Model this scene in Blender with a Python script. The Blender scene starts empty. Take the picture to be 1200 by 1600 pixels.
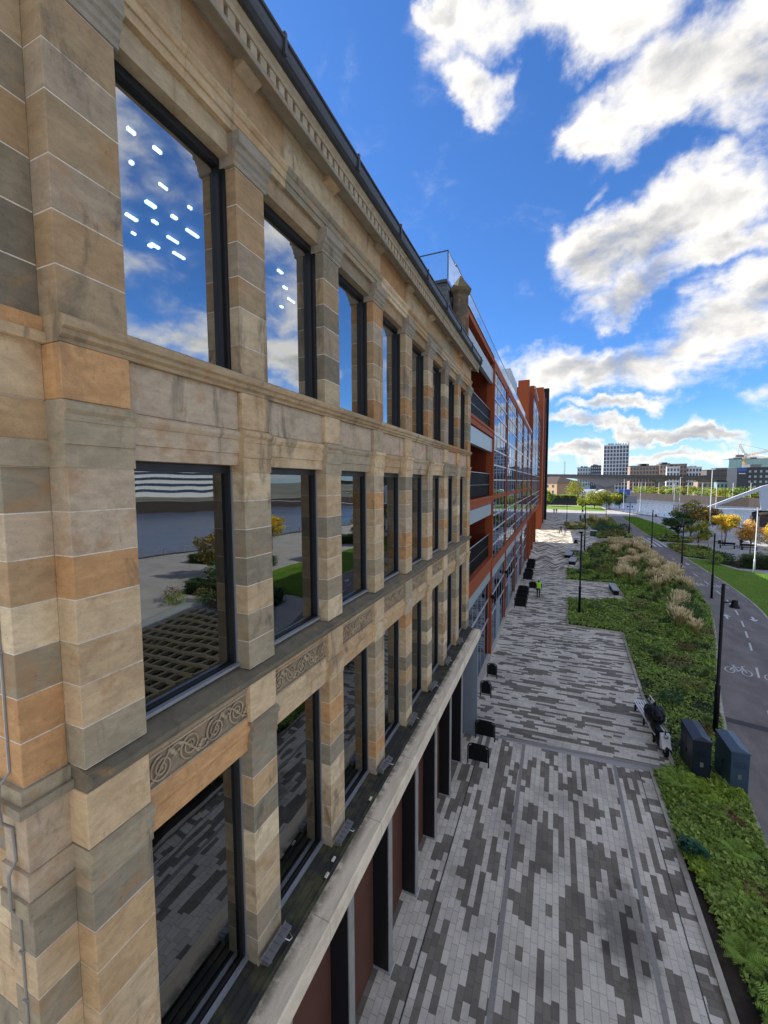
import bpy, bmesh, math, random
import numpy as np
from mathutils import Vector, Matrix

sc = bpy.context.scene
COL = sc.collection
R = math.radians
random.seed(7)

# ------------------------------------------------------------------ camera
CAMZ = 10.5
cam = bpy.data.cameras.new('camera')
cam.sensor_fit = 'HORIZONTAL'; cam.sensor_width = 36.0
cam.lens = 640 / 1200 * 36.0
cam.clip_start = 0.05; cam.clip_end = 8000
camo = bpy.data.objects.new('camera', cam); COL.objects.link(camo)
_ax = ((0.9217426272867868, 0.02410517604642229, -0.3870522826831315),
       (0.3877757682627448, -0.0689379143578213, 0.9191721914376173),
       (-0.0045257696240294226, -0.997329686939963, -0.07289041746035982))
m = Matrix.Identity(4)
for w in range(3):
    m[w][0] = _ax[w][0]; m[w][1] = -_ax[w][1]; m[w][2] = -_ax[w][2]
m.translation = (0, 0, CAMZ)
camo.matrix_world = m
sc.camera = camo
sc.render.resolution_x = 768; sc.render.resolution_y = 1024

# ------------------------------------------------------------------ exposure, sun, sky
sc.view_settings.view_transform = 'Standard'
sc.view_settings.look = 'None'
sc.view_settings.gamma = 1.0
sc.view_settings.use_curve_mapping = False
sc.view_settings.exposure = 1.70
SUN_EL = 36.0
SUNDIR = Vector((-math.cos(R(SUN_EL)) * math.cos(R(3)), math.cos(R(SUN_EL)) * math.sin(R(3)), math.sin(R(SUN_EL))))
sl = bpy.data.lights.new('sun', 'SUN'); sl.energy = 2.5; sl.angle = R(0.5); sl.color = (1.0, 0.93, 0.82)
so = bpy.data.objects.new('sun', sl); COL.objects.link(so)
so.rotation_euler = SUNDIR.to_track_quat('Z', 'Y').to_euler()
so.location = (-60, 0, 60)

SKY_STRENGTH = 0.1
CLOUDS = [
  ((-0.062,0.711,0.7),(7.492,-1.237,1.215),(-3.002,12.975,-13.5)),
  ((-0.148,0.744,0.651),(-1.388,12.731,-15.465),(21.947,-4.799,10.06)),
  ((0.037,0.741,0.671),(9.762,-3.624,2.728),(-1.235,14.716,-16.238)),
  ((-0.172,0.671,0.721),(7.672,18.131,-15.667),(23.497,-17.326,21.503)),
  ((0.154,0.784,0.602),(5.979,-3.725,2.522),(3.836,9.046,-12.975)),
  ((0.223,0.779,0.586),(10.058,-6.74,4.519),(3.38,5.903,-9.796)),
  ((0.045,0.808,0.587),(13.022,-6.184,6.73),(10.456,16.359,-23.782)),
  ((0.184,0.883,0.432),(5.783,-2.602,1.744),(4.065,6.668,-15.948)),
  ((0.078,0.903,0.422),(12.254,-2.625,2.292),(0.931,6.759,-15.572)),
  ((0.237,0.858,0.456),(9.886,-5.226,3.722),(4.159,6.346,-14.879)),
  ((0.146,0.922,0.359),(8.238,-2.886,2.725),(5.654,7.901,-23.321)),
  ((0.251,0.891,0.379),(11.292,-5.417,4.03),(5.991,7.477,-22.382)),
  ((0.102,0.967,0.233),(5.177,-1.197,0.578),(-0.155,4.988,-21.369)),
  ((0.251,0.934,0.256),(7.374,-2.987,1.732),(3.908,2.051,-13.266)),
  ((0.007,0.971,0.24),(8.491,-0.685,0.525),(-0.907,4.459,-19.476)),
  ((0.311,0.905,0.291),(12.864,-6.118,3.518),(6.301,2.566,-16.494)),
  ((0.118,0.98,0.16),(9.676,-1.8,0.817),(2.042,7.7,-50.723)),
  ((0.108,0.987,0.117),(6.608,-1.25,0.159),(-3.961,6.796,-53.881)),
  ((0.217,0.971,0.099),(8.602,-2.465,0.302),(-0.943,6.813,-67.093)),
  ((0.334,0.94,0.069),(13.183,-5.266,0.624),(1.943,4.269,-73.487)),
  ((0.33,0.933,0.146),(32.638,-12.835,4.764),(11.037,4.045,-54.244)),
  ((0.111,0.992,0.053),(4.071,-0.964,0.11),(-1.662,3.224,-57.198)),
  ((0.076,0.858,0.508),(31.022,-13.463,17.11),(34.821,24.121,-46.889)),
]

class G:
    """tiny node-graph helper"""
    def __init__(s, nt): s.nt = nt
    def put(s, node, idx, v):
        if v is None: return
        if isinstance(v, bpy.types.NodeSocket): s.nt.links.new(v, node.inputs[idx])
        else:
            try: node.inputs[idx].default_value = v
            except Exception: node.inputs[idx].default_value = (v[0], v[1], v[2], 1.0)
    def math(s, op, a, b=None, c=None, clamp=False):
        n = s.nt.nodes.new('ShaderNodeMath'); n.operation = op; n.use_clamp = clamp
        s.put(n, 0, a); s.put(n, 1, b); s.put(n, 2, c)
        return n.outputs[0]
    def vmath(s, op, a, b=None):
        n = s.nt.nodes.new('ShaderNodeVectorMath'); n.operation = op
        s.put(n, 0, a)
        if op == 'SCALE': s.put(n, 3, b)
        else: s.put(n, 1, b)
        return n.outputs[1] if op in ('DOT_PRODUCT', 'LENGTH') else n.outputs[0]
    def xyz(s, v):
        n = s.nt.nodes.new('ShaderNodeSeparateXYZ'); s.put(n, 0, v); return n.outputs
    def comb(s, x, y, z):
        n = s.nt.nodes.new('ShaderNodeCombineXYZ'); s.put(n, 0, x); s.put(n, 1, y); s.put(n, 2, z); return n.outputs[0]
    def noise(s, v, scale=1.0, detail=3.0, rough=0.55, dist=0.0, dim='3D', out=0):
        n = s.nt.nodes.new('ShaderNodeTexNoise'); n.noise_dimensions = dim
        s.put(n, 'Vector', v); s.put(n, 'Scale', scale); s.put(n, 'Detail', detail); s.put(n, 'Roughness', rough); s.put(n, 'Distortion', dist)
        return n.outputs[out]
    def white(s, v, out=0, dim='3D'):
        n = s.nt.nodes.new('ShaderNodeTexWhiteNoise'); n.noise_dimensions = dim
        s.put(n, 'W' if dim == '1D' else 'Vector', v)
        return n.outputs[out]
    def mix(s, f, a, b, mode='MIX'):
        n = s.nt.nodes.new('ShaderNodeMix'); n.data_type = 'RGBA'; n.blend_type = mode
        s.put(n, 0, f); s.put(n, 6, a); s.put(n, 7, b)
        return n.outputs[2]
    def ss(s, v, a, b, lo=0.0, hi=1.0):
        n = s.nt.nodes.new('ShaderNodeMapRange'); n.interpolation_type = 'SMOOTHSTEP'
        s.put(n, 0, v); s.put(n, 1, a); s.put(n, 2, b); s.put(n, 3, lo); s.put(n, 4, hi)
        return n.outputs[0]
    def bump(s, h, strength=0.3, dist=0.02):
        n = s.nt.nodes.new('ShaderNodeBump'); s.put(n, 'Height', h); s.put(n, 'Strength', strength); s.put(n, 'Distance', dist)
        return n.outputs[0]

def make_world():
    w = bpy.data.worlds.new('World'); sc.world = w; w.use_nodes = True
    nt = w.node_tree; nt.nodes.clear(); g = G(nt)
    out = nt.nodes.new('ShaderNodeOutputWorld'); bg = nt.nodes.new('ShaderNodeBackground')
    sky = nt.nodes.new('ShaderNodeTexSky'); sky.sky_type = 'NISHITA'; sky.sun_disc = False
    sky.sun_elevation = R(SUN_EL); sky.sun_rotation = R(-87)
    sky.air_density = 1.0; sky.dust_density = 0.35; sky.ozone_density = 2.5; sky.altitude = 50
    tc = nt.nodes.new('ShaderNodeTexCoord'); d = tc.outputs['Generated']
    X, Y, Z = g.xyz(d)
    zz = g.math('ADD', g.math('MAXIMUM', Z, 0.0), 0.10)
    p = g.comb(g.math('DIVIDE', X, zz), g.math('DIVIDE', Y, zz), 0.0)
    # shapes seen from the plaza
    w1 = g.noise(d, 5.0, 4.0, 0.6, 0.0, out=1); w2 = g.noise(d, 17.0, 6.0, 0.65, 0.0, out=1)
    dw = g.vmath('ADD', d, g.vmath('ADD', g.vmath('SCALE', g.vmath('SUBTRACT', w1, (.5, .5, .5)), 0.20), g.vmath('SCALE', g.vmath('SUBTRACT', w2, (.5, .5, .5)), 0.08)))
    f = None
    for c, a, b in CLOUDS:
        ca = sum(c[i] * a[i] for i in range(3)); cb = sum(c[i] * b[i] for i in range(3))
        u = g.math('SUBTRACT', g.vmath('DOT_PRODUCT', dw, a), ca)
        v = g.math('SUBTRACT', g.vmath('DOT_PRODUCT', dw, b), cb)
        r2 = g.math('MULTIPLY_ADD', u, u, g.math('MULTIPLY', v, v))
        e = g.math('SUBTRACT', 1.0, r2)
        gt = g.math('GREATER_THAN', g.vmath('DOT_PRODUCT', d, c), 0.5)
        e = g.math('MULTIPLY_ADD', e, gt, g.math('MULTIPLY', g.math('SUBTRACT', gt, 1.0), 1.0))
        if max(abs(q) for q in a) > 20: e = g.math('MULTIPLY_ADD', e, 0.5, -0.3)   # small wisps stay thin
        e = g.math('MAXIMUM', e, -1.0)
        f = e if f is None else g.math('SMOOTH_MAX', f, e, 0.25)
    pn = g.vmath('ADD', g.vmath('MULTIPLY', d, (0.9, 0.9, 1.7)), g.vmath('SCALE', g.vmath('MULTIPLY', p, (0.5, 0.8, 1.0)), 0.12))
    n1 = g.noise(pn, 9.0, 12.0, 0.60, 0.25)
    n1s = g.noise(g.vmath('ADD', pn, (-0.03, 0.0, 0.035)), 9.0, 8.0, 0.56, 0.25)
    big = g.noise(g.vmath('ADD', p, (3.1, 1.7, 0)), 1.25, 4.0, 0.5, 0.2)
    # rest of the sky: mirrored cloud to the right, unseen cloud behind added to brighten shade
    hyp = g.math('SQRT', g.math('MULTIPLY_ADD', X, X, g.math('MULTIPLY', Y, Y)))
    az = g.math('DIVIDE', X, g.math('MAXIMUM', hyp, 0.001))
    far_r = g.math('MAXIMUM', g.ss(az, 0.40, 0.55), g.ss(Y, 0.25, -0.1))
    gen = g.math('MULTIPLY_ADD', g.math('SUBTRACT', big, 0.44), 6.0, 0.0)
    gen = g.math('ADD', g.math('MULTIPLY', gen, far_r), g.math('MULTIPLY', g.math('SUBTRACT', far_r, 1.0), 2.0))
    f = g.math('MAXIMUM', f, gen)
    f = g.math('MAXIMUM', f, -1.2)
    dens_in = g.math('MULTIPLY_ADD', g.math('SUBTRACT', n1, 0.5), 3.6, g.math('MULTIPLY_ADD', f, 1.05, 0.0))
    dens = g.math('POWER', g.ss(dens_in, -0.85, 1.05), 1.7)
    dens = g.math('MULTIPLY', dens, g.ss(Z, -0.01, 0.03))
    lit = g.math('SUBTRACT', n1, n1s)
    soft = g.noise(g.vmath('ADD', pn, (1.3, 0.4, 0.0)), 3.2, 3.0, 0.5, 0.3)
    thick = g.ss(g.math('ADD', f, g.math('MULTIPLY', g.math('SUBTRACT', soft, 0.5), 2.2)), 0.25, 1.15)
    shade = g.math('MULTIPLY_ADD', lit, 0.8, g.math('MULTIPLY_ADD', thick, -0.42, 1.02))
    shade = g.math('MINIMUM', g.math('MAXIMUM', shade, 0.42), 1.15)
    ccol = g.mix(g.ss(shade, 0.4, 0.95), (1.50, 1.56, 1.68), (3.45, 3.33, 3.15))
    skyc = g.mix(1.0, sky.outputs[0], (0.245, 0.435, 0.68), 'MULTIPLY')
    skyc = g.mix(g.math('MULTIPLY', g.ss(Z, 0.16, 0.0), 0.6), skyc, (2.5, 3.2, 3.9))
    col = g.mix(dens, skyc, ccol)
    nt.links.new(col, bg.inputs[0]); bg.inputs[1].default_value = SKY_STRENGTH
    nt.links.new(bg.outputs[0], out.inputs[0])
make_world()

# ------------------------------------------------------------------ helpers
def tag(o, label=None, cat=None, group=None, kind=None):
    if label: o['label'] = label
    if cat: o['category'] = cat
    if group: o['group'] = group
    if kind: o['kind'] = kind
    elif label and cat: o['kind'] = 'thing'
    return o

def empty(name, loc=(0, 0, 0), label=None, cat=None, group=None, rz=0.0):
    o = bpy.data.objects.new(name, None); o.empty_display_size = 0.3
    COL.objects.link(o); o.location = loc; o.rotation_euler = (0, 0, rz)
    return tag(o, label, cat, group)

def wloc(o):
    v = Vector((0, 0, 0))
    while o is not None:
        v += o.location; o = o.parent
    return v

def copy_tree(o, parent=None):
    c = o.copy(); COL.objects.link(c)
    if parent is not None: c.parent = parent
    for ch in [k for k in bpy.data.objects if k.parent == o]: copy_tree(ch, c)
    return c

class MB:
    def __init__(s): s.v = []; s.f = []; s.c = []; s.sm = []
    def add(s, vs, fs, col=(1, 1, 1), smooth=False):
        b = len(s.v); s.v.extend([tuple(p) for p in vs])
        for f in fs:
            s.f.append(tuple(b + i for i in f)); s.c.append(col); s.sm.append(smooth)
        return s
    def box(s, x0, x1, y0, y1, z0, z1, col=(1, 1, 1)):
        vs = [(x0,y0,z0),(x1,y0,z0),(x1,y1,z0),(x0,y1,z0),(x0,y0,z1),(x1,y0,z1),(x1,y1,z1),(x0,y1,z1)]
        return s.add(vs, [(0,3,2,1),(4,5,6,7),(0,1,5,4),(1,2,6,5),(2,3,7,6),(3,0,4,7)], col)
    def bbox(s, x0, x1, y0, y1, z0, z1, b=0.01, col=(1, 1, 1)):
        """box with chamfered edges"""
        vs = []
        idx = {}
        for ix, (xa, sx) in enumerate(((x0, 1), (x1, -1))):
            for iy, (ya, sy) in enumerate(((y0, 1), (y1, -1))):
                for iz, (za, sz) in enumerate(((z0, 1), (z1, -1))):
                    idx[ix,iy,iz,0] = len(vs); vs.append((xa, ya + sy*b, za + sz*b))
                    idx[ix,iy,iz,1] = len(vs); vs.append((xa + sx*b, ya, za + sz*b))
                    idx[ix,iy,iz,2] = len(vs); vs.append((xa + sx*b, ya + sy*b, za))
        i = lambda a,b_,c,k: idx[a,b_,c,k]
        fs = [(i(0,0,0,0),i(0,0,1,0),i(0,1,1,0),i(0,1,0,0)),(i(1,0,0,0),i(1,1,0,0),i(1,1,1,0),i(1,0,1,0)),
              (i(0,0,0,1),i(1,0,0,1),i(1,0,1,1),i(0,0,1,1)),(i(0,1,0,1),i(0,1,1,1),i(1,1,1,1),i(1,1,0,1)),
              (i(0,0,0,2),i(0,1,0,2),i(1,1,0,2),i(1,0,0,2)),(i(0,0,1,2),i(1,0,1,2),i(1,1,1,2),i(0,1,1,2))]
        for a in (0,1):
            for c in (0,1):
                fs.append((i(a,c,0,0),i(a,c,1,0),i(a,c,1,1),i(a,c,0,1)))
                fs.append((i(a,0,c,0),i(a,1,c,0),i(a,1,c,2),i(a,0,c,2)))
                fs.append((i(0,a,c,1),i(1,a,c,1),i(1,a,c,2),i(0,a,c,2)))
        for a in (0,1):
            for b_ in (0,1):
                for c in (0,1): fs.append((i(a,b_,c,0),i(a,b_,c,1),i(a,b_,c,2)))
        return s.add(vs, fs, col)
    def prof(s, pts, a0, a1, axis='y', col=(1, 1, 1)):
        """closed (u,z) outline swept along y (u=x) or along x (u=y)"""
        n = len(pts)
        if axis == 'y': vs = [(u, a0, z) for u, z in pts] + [(u, a1, z) for u, z in pts]
        else: vs = [(a0, u, z) for u, z in pts] + [(a1, u, z) for u, z in pts]
        fs = [(i, (i+1) % n, n + (i+1) % n, n + i) for i in range(n)]
        fs += [tuple(range(n-1, -1, -1)), tuple(range(n, 2*n))]
        return s.add(vs, fs, col)
    def slab(s, pts, z0, z1, col=(1, 1, 1)):
        n = len(pts)
        vs = [(x, y, z0) for x, y in pts] + [(x, y, z1) for x, y in pts]
        fs = [(i, (i+1) % n, n + (i+1) % n, n + i) for i in range(n)]
        fs += [tuple(range(n-1, -1, -1)), tuple(range(n, 2*n))]
        return s.add(vs, fs, col)
    def tube(s, path, r, n=8, col=(1, 1, 1), caps=True):
        path = [Vector(p) for p in path]; m = len(path)
        rr = r if isinstance(r, (list, tuple)) else [r] * m
        vs = []; up = Vector((0, 0, 1)); prev = None
        for i, p in enumerate(path):
            t = (path[min(i+1, m-1)] - path[max(i-1, 0)])
            t = t.normalized() if t.length > 1e-9 else Vector((0, 0, 1))
            if prev is None:
                a = t.cross(up)
                if a.length < 1e-3: a = t.cross(Vector((0, 1, 0)))
                a.normalize()
            else:
                a = (prev - t * prev.dot(t))
                a = a.normalized() if a.length > 1e-6 else t.orthogonal().normalized()
            prev = a; b = t.cross(a)
            for k in range(n):
                q = 2 * math.pi * k / n
                vs.append(p + (a * math.cos(q) + b * math.sin(q)) * rr[i])
        fs = []
        for i in range(m-1):
            for k in range(n):
                fs.append((i*n+k, i*n+(k+1) % n, (i+1)*n+(k+1) % n, (i+1)*n+k))
        if caps: fs += [tuple(range(n-1, -1, -1)), tuple(range((m-1)*n, m*n))]
        return s.add(vs, fs, col, True)
    def lathe(s, prof, c=(0, 0, 0), n=16, col=(1, 1, 1), smooth=True):
        return s.tube_l([(c[0], c[1], c[2] + z, r) for r, z in prof], n, col, smooth)
    def tube_l(s, rings, n, col, smooth):
        vs = []
        for x, y, z, r in rings:
            for k in range(n):
                q = 2*math.pi*k/n; vs.append((x + r*math.cos(q), y + r*math.sin(q), z))
        m = len(rings); fs = []
        for i in range(m-1):
            for k in range(n): fs.append((i*n+k, i*n+(k+1) % n, (i+1)*n+(k+1) % n, (i+1)*n+k))
        fs += [tuple(range(n-1, -1, -1)), tuple(range((m-1)*n, m*n))]
        return s.add(vs, fs, col, smooth)
    def ball(s, c, r, n=10, m=7, col=(1, 1, 1), wob=0.0, seed=0):
        rnd = random.Random(seed); vs = []; fs = []
        rx, ry, rz = r if isinstance(r, tuple) else (r, r, r)
        for i in range(m+1):
            t = math.pi*i/m
            for k in range(n):
                q = 2*math.pi*k/n; w = 1 + rnd.uniform(-wob, wob)
                vs.append((c[0]+rx*w*math.sin(t)*math.cos(q), c[1]+ry*w*math.sin(t)*math.sin(q), c[2]+rz*w*math.cos(t)))
        for i in range(m):
            for k in range(n): fs.append((i*n+k, (i+1)*n+k, (i+1)*n+(k+1) % n, i*n+(k+1) % n))
        return s.add(vs, fs, col, True)
    def xform(s, rz=0.0, loc=(0, 0, 0), M=None):
        mm = M if M is not None else Matrix.Translation(loc) @ Matrix.Rotation(rz, 4, 'Z')
        s.v = [tuple(mm @ Vector(p)) for p in s.v]; return s
    def build(s, name, mat, parent=None):
        me = bpy.data.meshes.new(name); off = wloc(parent)
        me.from_pydata([(p[0]-off.x, p[1]-off.y, p[2]-off.z) for p in s.v], [], s.f)
        me.polygons.foreach_set('use_smooth', np.array(s.sm, dtype=bool))
        paint(me, np.array(s.c, dtype=np.float32))
        me.materials.append(mat); me.update()
        o = bpy.data.objects.new(name, me); COL.objects.link(o); o.parent = parent
        return o

def paint(me, facecols):
    ca = me.color_attributes.new(name='tint', type='FLOAT_COLOR', domain='CORNER')
    tot = np.zeros(len(me.polygons), dtype=np.int32); me.polygons.foreach_get('loop_total', tot)
    rgba = np.ones((int(tot.sum()), 4), dtype=np.float32)
    rgba[:, :3] = np.repeat(facecols, tot, axis=0)
    ca.data.foreach_set('color', rgba.ravel())

def quads(name, V, C, mat, parent=None):
    """many separate quads in one mesh. V (N,4,3) world space, C (N,3)"""
    N = len(V); off = wloc(parent)
    V = (V - np.array([off.x, off.y, off.z])).astype(np.float32)
    me = bpy.data.meshes.new(name)
    me.vertices.add(N*4); me.vertices.foreach_set('co', V.reshape(-1))
    me.loops.add(N*4); me.loops.foreach_set('vertex_index', np.arange(N*4, dtype=np.int32))
    me.polygons.add(N)
    me.polygons.foreach_set('loop_start', np.arange(0, N*4, 4, dtype=np.int32))
    me.polygons.foreach_set('loop_total', np.full(N, 4, dtype=np.int32))
    me.update(calc_edges=True)
    paint(me, C.astype(np.float32))
    me.materials.append(mat)
    o = bpy.data.objects.new(name, me); COL.objects.link(o); o.parent = parent
    return o

# ------------------------------------------------------------------ materials
def newmat(name):
    mt = bpy.data.materials.new(name); mt.use_nodes = True
    nt = mt.node_tree; b = nt.nodes['Principled BSDF']
    return mt, nt, b, G(nt)

def pos(g):
    n = g.nt.nodes.new('ShaderNodeNewGeometry'); return n.outputs['Position']
def objco(g):
    n = g.nt.nodes.new('ShaderNodeTexCoord'); return n.outputs['Object']
def tintattr(g):
    n = g.nt.nodes.new('ShaderNodeAttribute'); n.attribute_name = 'tint'; return n.outputs['Color']

def plain(name, col, rough=0.6, metal=0.0, var=0.15, scale=6.0, bump=0.0, bscale=60.0, emit=None, world=True, spec=0.5):
    mt, nt, b, g = newmat(name)
    p = pos(g) if world else objco(g)
    n = g.noise(p, scale, 4.0, 0.6)
    k = g.math('MULTIPLY_ADD', g.math('SUBTRACT', n, 0.5), 2*var, 1.0)
    base = g.mix(1.0, tintattr(g), (col[0], col[1], col[2]), 'MULTIPLY')
    c = g.vmath('SCALE', base, k)
    nt.links.new(c, b.inputs['Base Color'])
    nt.links.new(g.math('MULTIPLY_ADD', g.math('SUBTRACT', n, 0.5), 0.25, rough, clamp=True), b.inputs['Roughness'])
    b.inputs['Metallic'].default_value = metal
    b.inputs['Specular IOR Level'].default_value = spec
    if bump > 0:
        nt.links.new(g.bump(g.noise(p, bscale, 4.0, 0.6), bump, 0.01), b.inputs['Normal'])
    if emit:
        b.inputs['Emission Color'].default_value = (emit[0], emit[1], emit[2], 1); b.inputs['Emission Strength'].default_value = emit[3]
    return mt

def stone_mat():
    mt, nt, b, g = newmat('sandstone')
    p = pos(g)
    t = tintattr(g)
    # bedding: fine, slightly tilted layers that differ block by block
    bed = g.noise(g.vmath('MULTIPLY', g.vmath('ADD', p, g.vmath('SCALE', t, 17.0)), (3.0, 3.0, 9.0)), 1.6, 6.0, 0.66, 0.8)
    blot = g.noise(g.vmath('ADD', p, g.vmath('SCALE', t, 9.0)), 3.1, 5.0, 0.6, 0.4)
    grain = g.noise(p, 140.0, 3.0, 0.7)
    c = g.vmath('SCALE', t, g.math('MULTIPLY_ADD', g.math('SUBTRACT', bed, 0.5), 0.62, 1.0))
    mott = g.noise(g.vmath('ADD', g.vmath('MULTIPLY', p, (1.0, 1.0, 1.6)), g.vmath('SCALE', t, 31.0)), 4.5, 6.0, 0.68, 0.6)
    c = g.vmath('SCALE', c, g.ss(mott, 0.28, 0.68, 0.85, 1.10))
    # iron-orange blotches
    c = g.mix(g.math('MULTIPLY', g.ss(blot, 0.52, 0.70), 0.55), c, (0.40, 0.225, 0.10))
    # green-black weathering that hangs in streaks
    st = g.noise(g.vmath('MULTIPLY', p, (1.7, 1.7, 0.55)), 1.5, 6.0, 0.65, 0.8)
    stm = g.math('MULTIPLY', g.ss(st, 0.56, 0.70), 0.6)
    c = g.mix(stm, c, (0.10, 0.088, 0.064))
    c = g.vmath('SCALE', c, g.math('MULTIPLY_ADD', g.math('SUBTRACT', grain, 0.5), 0.6, 1.0))
    pit = g.noise(p, 26.0, 5.0, 0.75)
    c = g.vmath('SCALE', c, g.math('MULTIPLY_ADD', g.ss(pit, 0.58, 0.70), -0.28, 1.03))
    nt.links.new(c, b.inputs['Base Color'])
    b.inputs['Roughness'].default_value = 0.88; b.inputs['Specular IOR Level'].default_value = 0.25
    h = g.math('ADD', g.math('MULTIPLY', grain, 0.5), g.math('MULTIPLY', pit, -1.2))
    nt.links.new(g.bump(h, 0.45, 0.006), b.inputs['Normal'])
    return mt

def glass_mat(name, refl=0.35, tint=(0.5, 0.6, 0.62), gloss=(0.93, 0.97, 1.0)):
    mt, nt, b, g = newmat(name)
    nt.nodes.remove(b)
    out = nt.nodes['Material Output']
    tr = nt.nodes.new('ShaderNodeBsdfTransparent'); tr.inputs[0].default_value = (*tint, 1)
    gl = nt.nodes.new('ShaderNodeBsdfGlossy'); gl.inputs['Roughness'].default_value = 0.0
    gl.inputs[0].default_value = (*gloss, 1)
    fr = nt.nodes.new('ShaderNodeFresnel'); fr.inputs[0].default_value = 1.5
    wob = g.bump(g.noise(pos(g), 0.9, 2.0, 0.4), 0.10, 0.05)
    nt.links.new(wob, gl.inputs['Normal'])
    geo = nt.nodes.new('ShaderNodeNewGeometry')
    f = g.math('MULTIPLY_ADD', fr.outputs[0], 1.0 - refl, refl, clamp=True)
    f = g.math('MULTIPLY', f, g.math('SUBTRACT', 1.0, geo.outputs['Backfacing']))   # inner face of the pane adds no second mirror
    mx = nt.nodes.new('ShaderNodeMixShader')
    nt.links.new(f, mx.inputs[0]); nt.links.new(tr.outputs[0], mx.inputs[1]); nt.links.new(gl.outputs[0], mx.inputs[2])
    nt.links.new(mx.outputs[0], out.inputs[0])
    return mt

def setts_mat(name, w=0.15, L=0.30, swap=False, zig=False, stain=True, tilt=0.0, fr=0.40, fc=0.20):
    mt, nt, b, g = newmat(name)
    p = pos(g); X, Y, Z = g.xyz(p)
    if swap:
        u = X; v = g.math('MULTIPLY_ADD', X, tilt, Y)
    else:
        u = Y; v = X
    if zig:
        # chevron courses: the line of the rows swings left and right
        tri = g.math('ABSOLUTE', g.math('SUBTRACT', g.math('FLOORED_MODULO', X, 2.4), 1.2))
        v = g.math('MULTIPLY_ADD', tri, 2.4, Y); u = X
    vr = g.math('DIVIDE', v, w); row = g.math('FLOOR', vr)
    rnd = g.white(row, 0, '1D')
    uu = g.math('ADD', g.math('DIVIDE', u, L), g.math('MULTIPLY', rnd, 3.0))
    col = g.math('FLOOR', uu)
    fu = g.math('FRACT', uu); fv = g.math('FRACT', vr)
    cell = g.comb(row, col, 0.0)
    wn = g.white(cell, 0, '2D')
    cl = g.noise(g.comb(g.math('MULTIPLY', row, fr), g.math('MULTIPLY', g.math('ADD', col, g.math('MULTIPLY', rnd, 2.5)), fc), 0.0), 1.0, 2.0, 0.5, 0.0)
    k = g.math('GREATER_THAN', cl, 0.478)
    light = g.mix(wn, (0.62, 0.565, 0.465), (0.75, 0.685, 0.565))
    dark = g.mix(wn, (0.185, 0.163, 0.127), (0.255, 0.225, 0.178))
    c = g.mix(k, dark, light)
    gr = g.noise(p, 55.0, 4.0, 0.75)
    c = g.vmath('SCALE', c, g.math('MULTIPLY_ADD', g.math('SUBTRACT', gr, 0.5), 0.75, 1.0))
    dirt = g.noise(p, 0.55, 5.0, 0.6)
    c = g.vmath('SCALE', c, g.math('MULTIPLY_ADD', g.ss(dirt, 0.42, 0.68), -0.30, 1.05))
    spot = g.noise(p, 7.0, 3.0, 0.6)
    c = g.vmath('SCALE', c, g.ss(spot, 0.66, 0.72, 1.0, 0.80))
    if stain:
        d = g.vmath('LENGTH', g.vmath('MULTIPLY', g.vmath('SUBTRACT', p, (1.75, 10.4, 0.0)), (1.25, 0.6, 0.0)))
        wet = g.ss(g.math('MULTIPLY_ADD', g.math('SUBTRACT', g.noise(p, 2.2, 4.0, 0.6), 0.5), 1.5, d), 0.45, 0.95, 0.46, 1.0)
        c = g.vmath('SCALE', c, wet)
    eu = 0.006 / L * 1.3; ev = 0.006 / w * 1.0
    ju = g.math('MAXIMUM', g.math('LESS_THAN', fu, eu), g.math('GREATER_THAN', fu, 1 - eu))
    jv = g.math('MAXIMUM', g.math('LESS_THAN', fv, ev), g.math('GREATER_THAN', fv, 1 - ev))
    j = g.math('MAXIMUM', ju, jv)
    c = g.mix(g.math('MULTIPLY', j, 0.42), c, (0.07, 0.07, 0.065))
    nt.links.new(c, b.inputs['Base Color'])
    b.inputs['Roughness'].default_value = 0.82; b.inputs['Specular IOR Level'].default_value = 0.3
    h = g.math('SUBTRACT', g.math('MULTIPLY', gr, 0.3), j)
    nt.links.new(g.bump(h, 0.4, 0.006), b.inputs['Normal'])
    return mt

def leaf_mat(name, rough=0.55, trans=0.25):
    mt, nt, b, g = newmat(name)
    t = tintattr(g)
    n = g.noise(pos(g), 9.0, 2.0, 0.5)
    c = g.vmath('SCALE', t, g.math('MULTIPLY_ADD', g.math('SUBTRACT', n, 0.5), 0.8, 1.25))
    nt.links.new(c, b.inputs['Base Color']); b.inputs['Roughness'].default_value = rough
    b.inputs['Specular IOR Level'].default_value = 0.35
    tr = nt.nodes.new('ShaderNodeBsdfTranslucent'); nt.links.new(c, tr.inputs[0])
    mx = nt.nodes.new('ShaderNodeMixShader'); mx.inputs[0].default_value = trans
    nt.links.new(b.outputs[0], mx.inputs[1]); nt.links.new(tr.outputs[0], mx.inputs[2])
    nt.links.new(mx.outputs[0], nt.nodes['Material Output'].inputs[0])
    return mt

def ground_mat(name, c1, c2, scale, rough=0.9, bump=0.4, bscale=30.0, fine=0.4):
    mt, nt, b, g = newmat(name)
    p = pos(g)
    n = g.noise(p, scale, 6.0, 0.62); f = g.noise(p, bscale, 5.0, 0.7)
    c = g.mix(g.ss(n, 0.35, 0.65), c1, c2)
    c = g.vmath('SCALE', c, g.math('MULTIPLY_ADD', g.math('SUBTRACT', f, 0.5), 2*fine, 1.0))
    nt.links.new(c, b.inputs['Base Color']); b.inputs['Roughness'].default_value = rough
    b.inputs['Specular IOR Level'].default_value = 0.3
    nt.links.new(g.bump(f, bump, 0.01), b.inputs['Normal'])
    return mt

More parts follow.
